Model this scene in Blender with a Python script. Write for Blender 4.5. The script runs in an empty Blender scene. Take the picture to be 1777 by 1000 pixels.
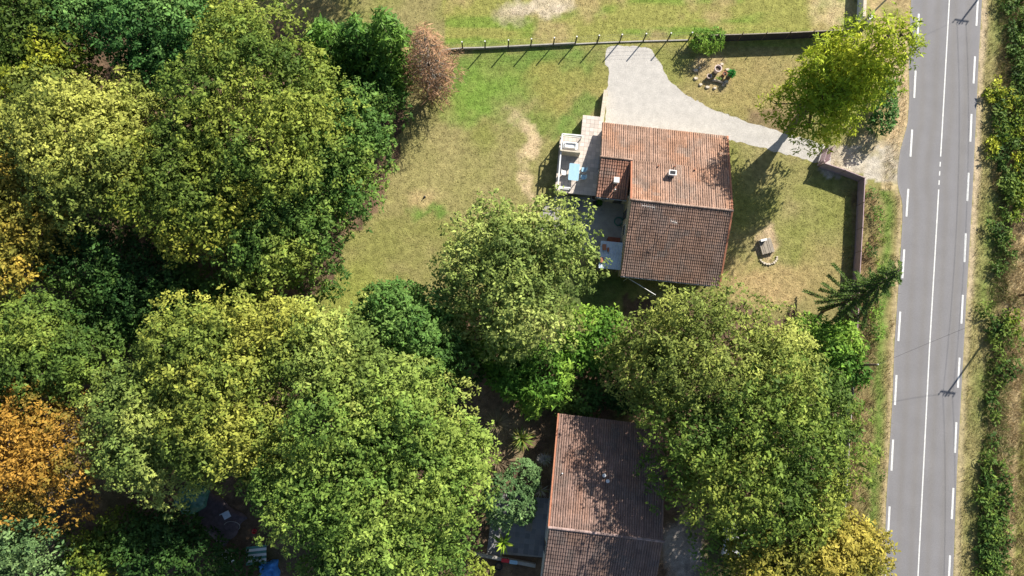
import bpy, math, random
import numpy as np
from mathutils import Vector, Matrix

# ------------------------------------------------------------------ camera, world, sun
SC = bpy.context.scene
COL = SC.collection
F, CX, CY, HC = 1250.0, 888.5, 500.0, 72.5          # focal length and centre in photo pixels, camera height
NX, NY = 862.0, 650.0                               # pixel straight below the camera
_d = np.array([(CX - NX) / F, (NY - CY) / F, -1.0]); _d /= np.linalg.norm(_d)
_r = np.cross(_d, [0, 1, 0]); _r /= np.linalg.norm(_r)
_u = np.cross(_r, _d)
cam = bpy.data.cameras.new('camera'); camo = bpy.data.objects.new('camera', cam); COL.objects.link(camo)
cam.sensor_width = 36.0; cam.lens = 36.0 * F / 1777.0; cam.clip_end = 4000
camo.matrix_world = Matrix(((_r[0], _u[0], -_d[0], 0), (_r[1], _u[1], -_d[1], 0), (_r[2], _u[2], -_d[2], HC), (0, 0, 0, 1)))
SC.camera = camo
SUN_EL = math.radians(32.0); SUN_AZ = math.atan2(.63, .78)
SUNV = Vector((math.sin(SUN_AZ) * math.cos(SUN_EL), math.cos(SUN_AZ) * math.cos(SUN_EL), math.sin(SUN_EL)))
w = bpy.data.worlds.new('World'); SC.world = w; w.use_nodes = True
nt = w.node_tree; bg = nt.nodes['Background']
sky = nt.nodes.new('ShaderNodeTexSky'); sky.sky_type = 'NISHITA'; sky.sun_disc = False
sky.sun_elevation = SUN_EL; sky.sun_rotation = SUN_AZ; sky.altitude = 100
nt.links.new(sky.outputs[0], bg.inputs[0]); bg.inputs[1].default_value = 0.068
sl = bpy.data.lights.new('sun', 'SUN'); sl.energy = 5.0; sl.angle = math.radians(.5); sl.color = (1.0, .94, .84)
so = bpy.data.objects.new('sun', sl); COL.objects.link(so); so.location = (40, 50, 90)
so.rotation_euler = SUNV.to_track_quat('Z', 'Y').to_euler()
vs = SC.view_settings; vs.view_transform = 'Standard'; vs.look = 'None'; vs.gamma = 1; vs.exposure = 0.92
vs.use_curve_mapping = False
SC.cycles.max_bounces = 6; SC.cycles.diffuse_bounces = 3; SC.cycles.transmission_bounces = 4

# ------------------------------------------------------------------ pixel <-> world
def G(px, py, z=0.0):
    v = _d * F + _r * (px - CX) + _u * (CY - py)
    t = (z - HC) / v[2]
    return Vector((v[0] * t, v[1] * t, z))
def Gn(px, py, z=0.0):
    v = _d[None] * F + _r[None] * (px - CX)[:, None] + _u[None] * (CY - py)[:, None]
    t = (z - HC) / v[:, 2]
    return v[:, 0] * t, v[:, 1] * t
def Pn(x, y, z=0.0):
    q = np.stack([x, y, np.zeros_like(x) + z - HC], 1)
    dep = q @ _d
    return CX + F * (q @ _r) / dep, CY - F * (q @ _u) / dep
def MPP(px, py, z=0.0):                              # metres per pixel at a spot
    return (G(px + 1, py, z) - G(px, py, z)).length
def V2(p): return Vector((p[0], p[1], 0))

# ------------------------------------------------------------------ numpy noise
def vnoise(x, y, scale, seed):
    rg = np.random.default_rng(seed); T = rg.random((256, 256))
    x = x / scale + 1000; y = y / scale + 1000
    xi = np.floor(x).astype(int); yi = np.floor(y).astype(int); fx = x - xi; fy = y - yi
    fx = fx * fx * (3 - 2 * fx); fy = fy * fy * (3 - 2 * fy)
    a = T[xi % 256, yi % 256]; b = T[(xi + 1) % 256, yi % 256]; c = T[xi % 256, (yi + 1) % 256]; d = T[(xi + 1) % 256, (yi + 1) % 256]
    return (a * (1 - fx) + b * fx) * (1 - fy) + (c * (1 - fx) + d * fx) * fy
def fbm(x, y, scale, seed, o=4):
    s = 0; a = .5; t = 0
    for i in range(o):
        s = s + a * vnoise(x, y, scale, seed + i); t += a; a *= .5; scale *= .5
    return s / t

# ------------------------------------------------------------------ materials
MATS = {}
def mat(name, col=(.5, .5, .5), rough=.85, var=.3, scale=2.0, bump=0.0, bscale=None, attr=False, spec=.3, metal=0, var2=0.0, col2=None, trans=0.0):
    if name in MATS: return MATS[name]
    m = bpy.data.materials.new(name); m.use_nodes = True; MATS[name] = m
    N = m.node_tree.nodes; L = m.node_tree.links; p = N['Principled BSDF']
    p.inputs['Roughness'].default_value = rough; p.inputs['Metallic'].default_value = metal
    p.inputs['Specular IOR Level'].default_value = spec
    geo = N.new('ShaderNodeNewGeometry')
    if attr:
        at = N.new('ShaderNodeAttribute'); at.attribute_name = 'tint'; src = at.outputs['Color']
    else:
        rgb = N.new('ShaderNodeRGB'); rgb.outputs[0].default_value = (*col, 1); src = rgb.outputs[0]
    if col2:
        nz = N.new('ShaderNodeTexNoise'); nz.inputs['Scale'].default_value = scale * .35; nz.inputs['Detail'].default_value = 5
        L.new(geo.outputs['Position'], nz.inputs['Vector'])
        rp = N.new('ShaderNodeValToRGB'); rp.color_ramp.elements[0].position = .42; rp.color_ramp.elements[1].position = .6
        L.new(nz.outputs['Fac'], rp.inputs[0])
        mx = N.new('ShaderNodeMixRGB'); L.new(rp.outputs[0], mx.inputs[0]); L.new(src, mx.inputs[1]); mx.inputs[2].default_value = (*col2, 1)
        src = mx.outputs[0]
    def mult(src, sc, amt, det):
        nz = N.new('ShaderNodeTexNoise'); nz.inputs['Scale'].default_value = sc; nz.inputs['Detail'].default_value = det; nz.inputs['Roughness'].default_value = .65
        L.new(geo.outputs['Position'], nz.inputs['Vector'])
        mr = N.new('ShaderNodeMapRange'); mr.inputs[1].default_value = .3; mr.inputs[2].default_value = .7
        mr.inputs[3].default_value = 1 - amt; mr.inputs[4].default_value = 1 + amt; L.new(nz.outputs['Fac'], mr.inputs[0])
        vm = N.new('ShaderNodeVectorMath'); vm.operation = 'SCALE'; L.new(src, vm.inputs[0]); L.new(mr.outputs[0], vm.inputs['Scale'])
        return vm.outputs[0]
    if var: src = mult(src, scale, var, 6)
    if var2: src = mult(src, scale * 7, var2, 3)
    L.new(src, p.inputs['Base Color'])
    if bump:
        nz = N.new('ShaderNodeTexNoise'); nz.inputs['Scale'].default_value = bscale or scale * 4; nz.inputs['Detail'].default_value = 5
        L.new(geo.outputs['Position'], nz.inputs['Vector'])
        b = N.new('ShaderNodeBump'); b.inputs['Strength'].default_value = 1; b.inputs['Distance'].default_value = bump
        L.new(nz.outputs['Fac'], b.inputs['Height']); L.new(b.outputs[0], p.inputs['Normal'])
    if trans:
        tr = N.new('ShaderNodeBsdfTranslucent'); L.new(src, tr.inputs[0])
        ms = N.new('ShaderNodeMixShader'); ms.inputs[0].default_value = trans
        L.new(p.outputs[0], ms.inputs[1]); L.new(tr.outputs[0], ms.inputs[2]); L.new(ms.outputs[0], N['Material Output'].inputs[0])
    return m
mat('leaf', attr=True, rough=.6, var=0, spec=.12, trans=.17)
mat('needle', attr=True, rough=.6, var=0, spec=.2, trans=.12)
mat('grass', attr=True, rough=.8, var=0, spec=.1, trans=.2)
mat('bark', (.13, .1, .075), .95, .4, 6, .02)
mat('bark_grey', (.26, .23, .2), .95, .35, 6, .02)
mat('ground', attr=True, rough=1, var=.34, scale=1.8, bump=.05, bscale=6, spec=.05, var2=.3)
mat('gravel', (.475, .45, .415), .95, .13, 1.2, .03, 22, spec=.1, var2=.16)
mat('concrete', (.36, .34, .31), .9, .2, 1.5, .01, 12, var2=.1)
mat('concrete_dark', (.2, .19, .175), .9, .3, 1.5, .01, 12)
mat('plaster', (.62, .55, .43), .9, .1, 2, .004, 30)
mat('plaster_white', (.72, .71, .69), .9, .1, 2, .004, 30)
mat('tiles_roof', attr=True, rough=.9, var=.3, scale=.9, bump=.006, bscale=30, spec=.1, var2=.2)
mat('deck', (.25, .175, .145), .95, .2, 2)
mat('terrace_tile', attr=True, rough=.7, var=.08, scale=2, spec=.25)
mat('paint_white', (.62, .62, .60), .7, .2, 4, var2=.22)
mat('metal_white', (.75, .75, .74), .5, .08, 3)
mat('metal_black', (.03, .03, .033), .5, .2, 3, metal=.2)
mat('metal_grey', (.35, .36, .37), .45, .15, 3, metal=.5)
mat('fence_brown', (.40, .29, .31), .8, .14, 3, .003, 20)
mat('fence_dark', (.05, .045, .045), .85, .25, 3, .003, 20)
mat('wood_post', (.16, .12, .085), .9, .3, 5, .006, 30)
mat('wood_grey', (.3, .26, .21), .9, .3, 5, .006, 30)
mat('rust', (.26, .09, .055), .9, .3, 5)
mat('blue_light', (.33, .52, .66), .5, .08, 4)
mat('blue_dark', (.03, .05, .11), .5, .2, 4)
mat('blue_tarp', (.05, .22, .55), .5, .2, 4)
mat('sheet_blue', (.52, .6, .7), .5, .15, 2.5)
mat('stone_pale', (.55, .48, .38), .9, .25, 5, .01, 20)
mat('terracotta', (.4, .17, .1), .85, .2, 5)
mat('pot_pink', (.62, .5, .46), .8, .15, 8)
mat('glass_dark', (.03, .035, .04), .12, .1, 2, spec=.5)
mat('red_plastic', (.55, .03, .04), .45, .1, 3)
mat('green_plastic', (.05, .3, .06), .45, .1, 3)
mat('green_tarp', (.10, .26, .2), .25, .2, 3, spec=.6, trans=.1)
mat('brown_tarp', (.10, .075, .085), .6, .35, 3)
mat('white_paint_car', (.75, .76, .78), .3, .03, 2, spec=.5)
mat('tyre', (.02, .02, .02), .9, .2, 4)

# ------------------------------------------------------------------ mesh builder
class MB:
    def __init__(s): s.v = []; s.f = []; s.c = []; s.col = (1, 1, 1)
    def face(s, pts):
        b = len(s.v); s.v += [tuple(p) for p in pts]; s.f.append(tuple(range(b, b + len(pts)))); s.c.append(s.col)
    def hull8(s, lo, hi):                            # two loops of n points -> closed prism
        n = len(lo); b = len(s.v); s.v += [tuple(p) for p in lo] + [tuple(p) for p in hi]
        fs = [tuple(range(b + n - 1, b - 1, -1)), tuple(range(b + n, b + 2 * n))]
        for i in range(n): j = (i + 1) % n; fs.append((b + i, b + j, b + n + j, b + n + i))
        s.f += fs; s.c += [s.col] * len(fs)
    def box(s, c, size, rz=0, M=None, bev=0):
        x, y, z = [k / 2 for k in size]; R = Matrix.Rotation(rz, 3, 'Z') if M is None else M; c = Vector(c)
        if bev:
            q = [(x - bev, -y), (x, -y + bev), (x, y - bev), (x - bev, y), (-x + bev, y), (-x, y - bev), (-x, -y + bev), (-x + bev, -y)]
        else: q = [(x, -y), (x, y), (-x, y), (-x, -y)]
        s.hull8([c + R @ Vector((a, b, -z)) for a, b in q], [c + R @ Vector((a, b, z)) for a, b in q])
    def bar(s, a, b, w, h):                          # square bar between points
        a = Vector(a); b = Vector(b); d = (b - a); L = d.length; d.normalize()
        up = Vector((0, 0, 1)) if abs(d.z) < .95 else Vector((0, 1, 0))
        sx = d.cross(up).normalized(); sy = sx.cross(d)
        q = [(1, -1), (1, 1), (-1, 1), (-1, -1)]
        s.hull8([a + sx * i * w / 2 + sy * j * h / 2 for i, j in q], [b + sx * i * w / 2 + sy * j * h / 2 for i, j in q])
    def tube(s, path, rad, n=7, cap=True):
        path = [Vector(p) for p in path]; b = len(s.v); k = len(path)
        ref = Vector((.3, .9, .2))
        for i, p in enumerate(path):
            t = (path[min(i + 1, k - 1)] - path[max(i - 1, 0)]).normalized()
            a = t.cross(ref)
            if a.length < .05: a = t.cross(Vector((1, 0, 0)))
            a.normalize(); c = t.cross(a); r = rad[i] if hasattr(rad, '__len__') else rad
            for j in range(n):
                th = 2 * math.pi * j / n; s.v.append(tuple(p + (a * math.cos(th) + c * math.sin(th)) * r))
        for i in range(k - 1):
            for j in range(n):
                jj = (j + 1) % n
                s.f.append((b + i * n + j, b + i * n + jj, b + (i + 1) * n + jj, b + (i + 1) * n + j)); s.c.append(s.col)
        if cap:
            s.f.append(tuple(b + (k - 1) * n + j for j in range(n))); s.f.append(tuple(b + n - 1 - j for j in range(n))); s.c += [s.col] * 2
    def lathe(s, c, prof, n=14):                     # prof: (r, z)
        c = Vector(c); b = len(s.v); k = len(prof)
        for r, z in prof:
            for j in range(n):
                th = 2 * math.pi * j / n; s.v.append((c.x + r * math.cos(th), c.y + r * math.sin(th), c.z + z))
        for i in range(k - 1):
            for j in range(n):
                jj = (j + 1) % n
                s.f.append((b + i * n + j, b + i * n + jj, b + (i + 1) * n + jj, b + (i + 1) * n + j)); s.c.append(s.col)
        s.f.append(tuple(b + (k - 1) * n + j for j in range(n))); s.f.append(tuple(b + n - 1 - j for j in range(n))); s.c += [s.col] * 2
    def build(s, name, m, parent=None, tint=False, smooth=False):
        me = bpy.data.meshes.new(name); me.from_pydata(s.v, [], s.f)
        if tint:
            a = me.attributes.new('tint', 'FLOAT_COLOR', 'FACE')
            a.data.foreach_set('color', np.array([(*c, 1) for c in s.c], np.float32).ravel())
        return link(name, me, m, parent, smooth)
def link(name, me, m, parent=None, smooth=False):
    me.materials.append(MATS[m])
    if smooth: me.polygons.foreach_set('use_smooth', np.ones(len(me.polygons), bool))
    o = bpy.data.objects.new(name, me); COL.objects.link(o)
    if parent is not None:
        o.parent = parent; o.matrix_parent_inverse = wm(parent).inverted()
    return o
def wm(o):
    M = Matrix.LocRotScale(o.location, o.rotation_euler, None)
    return M if o.parent is None else wm(o.parent) @ o.matrix_parent_inverse @ M
def tag(o, label=None, cat=None, group=None, kind=None):
    if label: o['label'] = label
    if cat: o['category'] = cat
    if group: o['group'] = group
    if kind: o['kind'] = kind
    return o
def thing(name, label, cat, loc=(0, 0, 0), group=None):
    o = bpy.data.objects.new(name, None); COL.objects.link(o); o.location = loc; o.empty_display_size = .3
    return tag(o, label, cat, group)
def numpy_quads(name, verts, nf, k, tint, m, parent):
    me = bpy.data.meshes.new(name)
    me.vertices.add(len(verts)); me.vertices.foreach_set('co', verts.astype(np.float32).ravel())
    me.loops.add(nf * k); me.loops.foreach_set('vertex_index', np.arange(nf * k, dtype=np.int32))
    me.polygons.add(nf); me.polygons.foreach_set('loop_start', np.arange(nf, dtype=np.int32) * k)
    me.update(calc_edges=True)
    a = me.attributes.new('tint', 'FLOAT_COLOR', 'FACE')
    a.data.foreach_set('color', np.concatenate([tint, np.ones((nf, 1))], 1).astype(np.float32).ravel())
    return link(name, me, m, parent)

# ------------------------------------------------------------------ the ground's own colours
def lin(r, g, b): return np.array([((c / 255) / 12.92 if c / 255 < .04045 else ((c / 255 + .055) / 1.055) ** 2.4) for c in (r, g, b)])
TAN = np.array((.205, .18, .078)); GREEN = np.array((.125, .165, .038)); OLIVE = np.array((.165, .17, .05)); SAND = np.array((.40, .31, .19))
SOIL = np.array((.10, .068, .045)); STRAW = np.array((.35, .275, .15)); VIVID = np.array((.105, .165, .036)); YELG = np.array((.2, .2, .055))
def seg_d(px, py, pts):
    best = np.full(px.shape, 1e9)
    for (ax, ay), (bx, by) in zip(pts[:-1], pts[1:]):
        dx, dy = bx - ax, by - ay; t = np.clip(((px - ax) * dx + (py - ay) * dy) / (dx * dx + dy * dy + 1e-9), 0, 1)
        best = np.minimum(best, np.hypot(px - ax - t * dx, py - ay - t * dy))
    return best
def inpoly(px, py, pts):
    ins = np.zeros(px.shape, bool); n = len(pts)
    for i in range(n):
        (ax, ay), (bx, by) = pts[i], pts[(i + 1) % n]
        c = ((ay > py) != (by > py)) & (px < (bx - ax) * (py - ay) / ((by - ay) if by != ay else 1e-9) + ax)
        ins ^= c
    return ins
ROAD_L = [(1590, -400), (1581, 0), (1577, 100), (1578, 170), (1575, 215), (1562, 262), (1557, 300), (1558, 325), (1566, 350), (1566, 380), (1561, 470), (1552, 600), (1549, 690), (1542, 805), (1538, 870), (1534, 1000), (1520, 1400)]
ROAD_R = [(1727, -400), (1704, 0), (1698.5, 100), (1694, 200), (1688, 330), (1678, 500), (1669, 665), (1660, 830), (1654, 1000), (1637, 1400)]
ROADP = ROAD_L + ROAD_R[::-1]
DRIVE = [(1052, 88), (1060, 80), (1100, 79), (1132, 84), (1142, 104), (1158, 132), (1184, 160), (1224, 184), (1280, 206), (1312, 216), (1352, 228), (1400, 242), (1440, 255), (1442, 290), (1412, 281), (1380, 272), (1330, 258), (1262, 242), (1060, 219), (1050, 212), (1052, 160), (1057, 125), (1050, 104)]
FOREST = [(-300, -300), (395, -300), (395, 10), (540, 40), (560, 120), (650, 160), (700, 150), (715, 175), (690, 240), (660, 340), (600, 420), (560, 505), (520, 560), (700, 640), (770, 600), (800, 540), (960, 545), (1110, 600), (1170, 720), (1250, 880), (1240, 1300), (-300, 1300)]
ETREES = [(1090, 520), (1250, 520), (1400, 560), (1470, 660), (1465, 1300), (1090, 1300)]
def ground_color(px, py):
    n1 = fbm(px, py, 60, 1); n2 = fbm(px, py, 22, 9); n3 = fbm(px, py, 8, 17, 3); wob = (fbm(px, py, 30, 33) - .5)
    wx = px + wob * 60; wy = py + (fbm(px, py, 30, 44) - .5) * 60
    c = TAN[None] * np.ones((len(px), 1))
    def mix(w, col):
        nonlocal c
        w = np.clip(w, 0, 1)[:, None]; c = c * (1 - w) + np.asarray(col)[None] * w
    mix((n1 - .35) * 2.6, OLIVE)
    def blob(x, y, rx, ry, col, a=1.0, soft=.6):
        d = np.hypot((wx - x) / rx, (wy - y) / ry); mix(a * np.clip((1.0 + soft / 2 - d) / soft, 0, 1) * (.55 + .9 * n2), col)
    # top field
    ft = np.clip((85 - py) / 10, 0, 1) * (px > 770) * (px < 1470)
    mix(ft * .9, YELG); mix(ft * np.clip((fbm(px * .35, py * 2.2, 40, 71) - .47) * 6, 0, .9), (.13, .185, .035)); mix(ft * np.clip((n1 - .55) * 5, 0, .8), (.27, .21, .10))
    blob(930, 12, 55, 14, (.42, .36, .28), .8); blob(1440, 20, 30, 25, SAND, .6); blob(890, 22, 30, 16, (.3, .25, .17), .6)
    # garden greens and a painted patch of shade
    blob(880, 125, 150, 45, GREEN, .85); blob(830, 165, 60, 50, (.12, .19, .035), .8); blob(950, 100, 90, 18, VIVID, .7); blob(800, 120, 30, 25, VIVID, .7)
    blob(985, 150, 70, 40, (.22, .19, .06), .6); blob(1022, 190, 22, 26, VIVID, .9); blob(920, 215, 40, 22, GREEN, .7); blob(745, 376, 38, 11, VIVID, 1.0)
    blob(985, 225, 26, 26, VIVID, .8); blob(680, 420, 90, 40, OLIVE, .6); blob(620, 520, 60, 60, (.18, .2, .045), .7); blob(740, 300, 120, 60, TAN * 1.12, .6)
    blob(1420, 370, 45, 60, (.17, .18, .05), .5); blob(1020, 505, 80, 35, (.07, .10, .03), .9)  # dark blob paints the shade of house and tree onto the lawn
    # bare sand
    for a, b, r in (((890, 195), (905, 225), 9), ((905, 225), (925, 255), 15), ((925, 250), (918, 300), 20), ((918, 300), (922, 350), 11)):
        dd = seg_d(wx, wy, [a, b]); mix(.8 * np.clip((r + 3 - dd) / 12, 0, 1) * np.clip(3.2 * (n2 - .28), 0, 1), SAND)
    rr = np.hypot(wx - 735, (wy - 346) * 1.15); mix(.8 * np.clip(1 - np.abs(rr - 20) / 16, 0, 1), (.33, .25, .12))
    blob(735, 335, 40, 20, (.3, .235, .12), .5)
    blob(1236, 128, 34, 26, (.36, .265, .17), .9); blob(1328, 420, 18, 28, (.35, .26, .17), .8); blob(1330, 490, 80, 40, (.29, .215, .105), .9); blob(1300, 150, 120, 50, (.24, .19, .08), .7)
    blob(1420, 470, 40, 60, (.24, .19, .08), .5); blob(1100, 120, 20, 40, (.24, .2, .1), .4); blob(1340, 205, 60, 25, (.16, .11, .07), .7)
    # woodland floor
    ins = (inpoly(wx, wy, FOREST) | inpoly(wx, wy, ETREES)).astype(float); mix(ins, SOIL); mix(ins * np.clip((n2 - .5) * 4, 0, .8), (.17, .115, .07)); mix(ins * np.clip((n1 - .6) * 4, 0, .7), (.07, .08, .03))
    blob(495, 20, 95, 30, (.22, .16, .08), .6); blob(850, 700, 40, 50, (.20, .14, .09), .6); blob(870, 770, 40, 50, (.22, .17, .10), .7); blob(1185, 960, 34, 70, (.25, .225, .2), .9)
    # verges
    lx = np.interp(py, [p[1] for p in ROAD_L], [p[0] for p in ROAD_L]); rx = np.interp(py, [p[1] for p in ROAD_R], [p[0] for p in ROAD_R])
    dl = lx - px; dr = px - rx
    vl = ((dl > 0) & (px > 1478 - np.clip((py - 560) * .05, 0, 30)) & (py > 330)).astype(float)
    mix(vl * .9, (.2, .165, .075)); mix(vl * np.clip(1 - np.abs(dl - 24 + wob * 16) / 14, 0, .95), (.11, .165, .035)); mix(vl * np.clip((dl - 42 + wob * 20) / 8, 0, 1) * np.clip((n2 - .4) * 4, 0, .8), (.14, .095, .05))
    mix(vl * np.clip((10 - dl) / 6, 0, .9), (.3, .24, .14))
    vt = ((dl > 0) & (dl < 70) & (py < 250)).astype(float); mix(vt, (.28, .215, .11)); mix(vt * np.clip((n2 - .5) * 4, 0, .7), OLIVE)
    mix(((dl > 0) & (dl < 28) & (py > 60) & (py < 330)).astype(float) * .7, SAND)
    mix(np.clip(1 - np.hypot((wx - 1525) / 60, (wy - 262) / 22), 0, 1) * 1.2, (.29, .24, .165))
    ent = inpoly(wx, wy, [(1425, 256), (1480, 264), (1530, 264), (1570, 256), (1570, 326), (1545, 318), (1500, 304), (1425, 290)]).astype(float); mix(ent * .95, (.31, .27, .205)); mix(ent * np.clip((n2 - .5) * 4, 0, .7), (.37, .34, .29)); mix(ent * np.clip((fbm(px, py, 22, 55) - .6) * 6, 0, .7), (.22, .19, .10))
    vr = (dr > 0).astype(float)
    mix(vr, (.21, .185, .08)); mix(vr * np.clip(1 - np.abs(dr - 32 + wob * 14) / 22, 0, 1) * np.clip((n1 - .25) * 2.2, 0, 1), (.125, .165, .04))
    mix(vr * np.clip((14 - dr + wob * 10) / 8, 0, 1) * np.where(py < 520, .9, .5), (.34, .27, .18))
    mix(vr * np.clip((dr - 46 + wob * 16) / 8, 0, 1), (.18, .145, .07)); st = vr * np.clip((dr - 64 + wob * 16 + 14 * (n2 - .5)) / 8, 0, 1); mix(st, STRAW)
    mix(st * np.clip((dr - 100) / 8, 0, 1), (.19, .19, .06))
    c = c * (1.08 + .48 * n3)[:, None]
    return np.clip(c, .01, .6)

def build_ground():
    xs = np.concatenate([[-1500, -700, -300, -150, -90], np.arange(-72, 74.1, .3), [90, 150, 300, 700, 1500]])
    ys = np.concatenate([[-1500, -700, -300, -120, -60], np.arange(-36, 60.1, .3), [80, 120, 300, 700, 1500]])
    X, Y = np.meshgrid(xs, ys); nx, ny = len(xs), len(ys)
    v = np.stack([X.ravel(), Y.ravel(), np.zeros(nx * ny)], 1)
    px, py = Pn(np.clip(v[:, 0], -72, 74), np.clip(v[:, 1], -36, 60))
    col = ground_color(px, py)
    i = (np.arange(ny - 1)[:, None] * nx + np.arange(nx - 1)[None]).ravel()
    q = np.stack([i, i + 1, i + nx + 1, i + nx], 1).astype(np.int32)
    me = bpy.data.meshes.new('ground'); me.vertices.add(len(v)); me.vertices.foreach_set('co', v.astype(np.float32).ravel())
    me.loops.add(q.size); me.loops.foreach_set('vertex_index', q.ravel()); me.polygons.add(len(q)); me.polygons.foreach_set('loop_start', np.arange(len(q), dtype=np.int32) * 4)
    me.update(calc_edges=True)
    a = me.attributes.new('tint', 'FLOAT_COLOR', 'POINT'); a.data.foreach_set('color', np.concatenate([col, np.ones((len(col), 1))], 1).astype(np.float32).ravel())
    tag(link('ground', me, 'ground'), kind='structure')
build_ground()

def sheet(name, pts, z, m, ragged=0.0, step=.5, seed=1, parent=None, thick=0):
    """flat ground sheet from pixel polygon, with an uneven outline"""
    import bmesh
    rg = random.Random(seed); P = [G(x, y) for x, y in pts]; out = []
    for a, b in zip(P, P[1:] + P[:1]):
        n = max(1, int((b - a).length / step)) if ragged else 1
        for i in range(n):
            p = a.lerp(b, i / n)
            if ragged: p = p + Vector((rg.gauss(0, ragged), rg.gauss(0, ragged), 0))
            out.append((p.x, p.y, z))
    bm = bmesh.new(); f = bm.faces.new([bm.verts.new(p) for p in out]); f.normal_update()
    if f.normal.z < 0: f.normal_flip()
    if thick:
        r = bmesh.ops.extrude_face_region(bm, geom=[f]); vs_ = [e for e in r['geom'] if isinstance(e, bmesh.types.BMVert)]
        bmesh.ops.translate(bm, verts=vs_, vec=(0, 0, thick)); bmesh.ops.recalc_face_normals(bm, faces=bm.faces)
    bmesh.ops.triangulate(bm, faces=bm.faces)
    me = bpy.data.meshes.new(name); bm.to_mesh(me); bm.free()
    return link(name, me, m, parent)

# ------------------------------------------------------------------ road with paint
def road_material():
    m = bpy.data.materials.new('asphalt'); m.use_nodes = True; MATS['asphalt'] = m
    N = m.node_tree.nodes; L = m.node_tree.links; p = N['Principled BSDF']; p.inputs['Roughness'].default_value = .85; p.inputs['Specular IOR Level'].default_value = .2
    at = N.new('ShaderNodeAttribute'); at.attribute_name = 'tint'; geo = N.new('ShaderNodeNewGeometry')
    src = at.outputs['Color']
    for sc, amt in ((.5, .05), (14, .10), (45, .12)):
        nz = N.new('ShaderNodeTexNoise'); nz.inputs['Scale'].default_value = sc; nz.inputs['Detail'].default_value = 3; L.new(geo.outputs['Position'], nz.inputs['Vector'])
        mr = N.new('ShaderNodeMapRange'); mr.inputs[1].default_value = .3; mr.inputs[2].default_value = .7; mr.inputs[3].default_value = 1 - amt; mr.inputs[4].default_value = 1 + amt; L.new(nz.outputs['Fac'], mr.inputs[0])
        vm = N.new('ShaderNodeVectorMath'); vm.operation = 'SCALE'; L.new(src, vm.inputs[0]); L.new(mr.outputs[0], vm.inputs['Scale']); src = vm.outputs[0]
    L.new(src, p.inputs['Base Color'])
road_material()
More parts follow.
